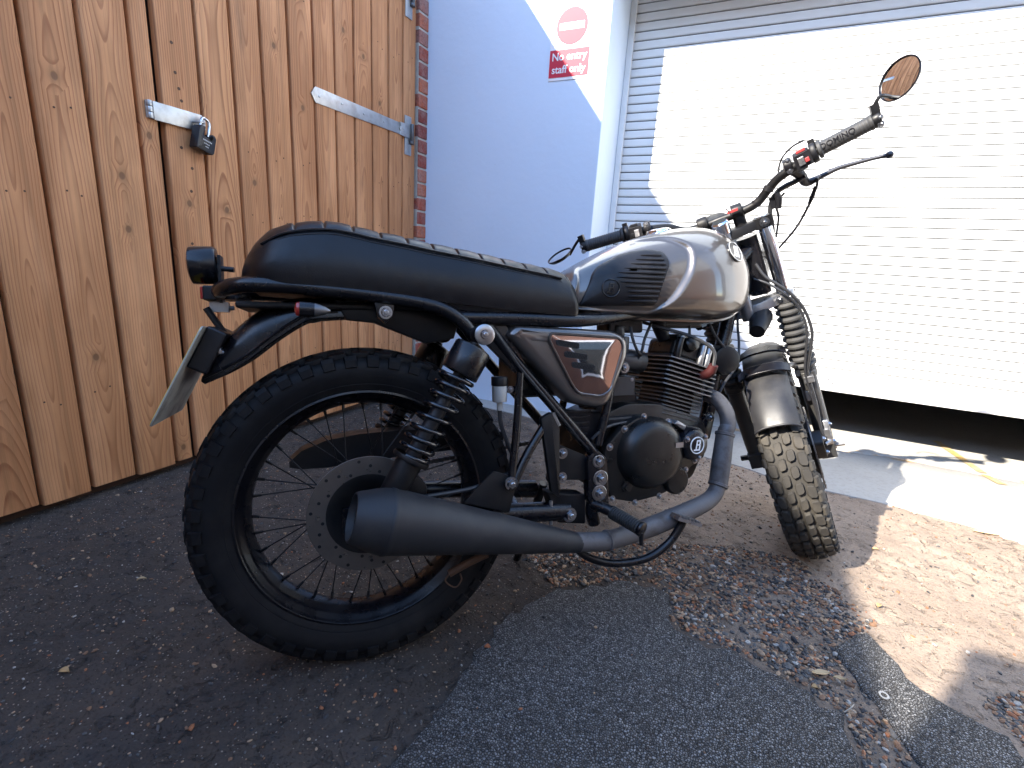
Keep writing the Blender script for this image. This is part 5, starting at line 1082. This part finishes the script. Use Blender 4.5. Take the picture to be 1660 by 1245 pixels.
# ================================================================ SMALL THINGS
# padlock on the hasp
LK = mat('padlock_body', (.006, .0065, .009), .38, rvar=.1, vscale=30); LS = mat('padlock_shackle', (.55, .57, .60), .14, 1.0)
pb = MB(); PB = rpoly([(-.027, -.056), (.022, -.056), (.027, -.050), (.027, -.010), (.020, -.004), (.013, -.004), (.013, -.018), (-.010, -.018), (-.010, .006), (-.022, .006), (-.027, -.004)], .003, 3)
LM = Matrix.Translation((XG+.030, .497, 1.186)) @ Matrix.Rotation(math.radians(-14), 4, 'X') @ Matrix.Rotation(math.radians(10), 4, 'Z') @ Matrix.Scale(1.28, 4)
pb.prism(PB, -.013, .013, .003, put=lambda a, y_, b: (y_, a, b)); pb.xform(LM)
lock = tag(pb.build('padlock', LK, smooth=35), 'black closed shackle padlock hanging from the gate hasp', 'padlock')
q = MB(); q.tube([LM @ Vector(v) for v in ((0, -.016, -.01), (0, -.016, .016), (-.002, -.010, .028), (-.002, .004, .028), (0, .0105, .016), (0, .0105, -.012))], .0050, 10, 5); q.build('shackle', LS, lock)
LT = mat('padlock_print', (.45, .45, .46), .5)
for zz, a, b, h in ((-.028, -.014, .014, .0030), (-.036, -.010, .008, .0024), (-.043, -.004, .006, .0022)):
    q = MB(); n_ = 7 if b-a > .02 else 4
    for k in range(n_):
        w_ = (b-a)/n_; q.box(LM @ Vector((.0134, a+w_*(k+.5), zz)), (.0006, w_*.62, h), LM.to_3x3())
    q.build('print_line', LT, lock, smooth=0)
# dry leaves, chips and a lost washer on the ground
LEAF = mat('dry_leaf', (.42, .27, .12), .7, var=.3, vscale=60); CHIP = mat('wood_chip', (.50, .36, .20), .8, var=.25, vscale=50)
def leaf(x, y, L, w, ang, m_, name, label, cat, curl=.006, z=.004, grp=None):
    o = MB(); rr = []; n = 10
    for k in range(n+1):
        t = k/n; hw = max(.0004, w/2*math.sin(min(1, t*1.05)*math.pi)**.7) if k < n else .0004
        zc_ = curl*math.sin(t*math.pi)*.6
        rr.append([(L*(t-.5), -hw, zc_+.0030), (L*(t-.5), 0, zc_), (L*(t-.5), hw, zc_+.0034), (L*(t-.5), hw*.98, zc_+.0026), (L*(t-.5), 0, zc_-.0008), (L*(t-.5), -hw*.98, zc_+.0022)])
    o.rings(rr); b = o.build(name, m_, None, smooth=30); b.location = (x, y, z); b.rotation_euler = (0, 0, ang); return tag(b, label, cat, grp)
leaf(*(1.4661,1.4381), .075, .020, .15, mat('bleached_bark', (.55, .40, .22), .8, var=.25, vscale=50), 'bark_strip', 'pale bark strip lying on the sunlit ground below the shutter', 'bark', .003)
leaf(*(0.8783,0.4094), .042, .014, .5, CHIP, 'wood_chip', 'longer tan wood chip at the edge of the asphalt patch', 'wood chip', .003, .008)
leaf(*(0.9125,0.4124), .026, .009, .2, CHIP, 'wood_chip', 'shorter tan wood chip just right of the longer chip', 'wood chip', .003, .008)
leaf(*(1.0406,0.7559), .018, .012, 1.0, LEAF, 'dry_leaf', 'small curled orange leaf at the sunlit edge of the gravel', 'leaf')
leaf(*(1.0875,1.0881), .020, .012, .3, LEAF, 'dry_leaf', 'curled tan leaf on sunlit tarmac right of the front wheel', 'leaf')
leaf(*(0.8631,0.3630), .014, .010, .3, LEAF, 'dry_leaf', 'small orange leaf below the two wood chips', 'leaf')
leaf(*(-0.6235,-0.1143), .020, .007, .9, CHIP, 'wood_chip', 'pale chip on dark tarmac left of the rear wheel', 'wood chip')
leaf(*(-0.4532,-0.3413), .020, .013, .4, LEAF, 'dry_leaf', 'rusty leaf on dark tarmac at lower left', 'leaf')
leaf(*(0.2241,0.1195), .014, .011, .4, mat('rust_leaf', (.35, .12, .05), .8), 'dry_leaf', 'rust red leaf scrap at the left edge of the asphalt patch', 'leaf')
q = MB(); q.lathe([(0, .0052), (0, .0098), (.0012, .0100), (.0022, .0096), (.0022, .0054), (0, .0052)], (0, 0, 0), (0, 0, 1), 28); wsh = q.build('steel_washer', ALU); gx = (0.9887,0.4085); wsh.location = (gx[0], gx[1], .008); wsh.rotation_euler = (.1, .05, 0); tag(wsh, 'small steel washer lying at the gravel edge', 'washer')
q = MB(); P0 = (0.9090,0.3201); q.tube([(P0[0], P0[1], .008), (P0[0]+.012, P0[1]+.012, .014), (P0[0]+.020, P0[1]+.030, .009)], .0010, 6, 4); q.tube([(P0[0]+.010, P0[1]+.010, .013), (P0[0]+.020, P0[1]+.008, .010)], .0008, 6, 0); q.tube([(P0[0]+.014, P0[1]+.016, .013), (P0[0]+.006, P0[1]+.028, .011)], .0008, 6, 0); tag(q.build('twig', mat('dry_twig', (.40, .36, .29), .8)), 'thin pale forked twig at the patch edge', 'twig')
q = MB(); P0 = (0.8660,0.8808); P1 = (0.8870,0.8581); q.tube([(P0[0]-.01, P0[1]+.005, .010), (P1[0], P1[1], .009), (P1[0]+.02, P1[1]-.02, .008)], .0012, 6, 3); tag(q.build('twig', mat('dry_twig', (.40, .36, .29), .8)), 'straight pale twig on the gravel by the front tyre', 'twig')
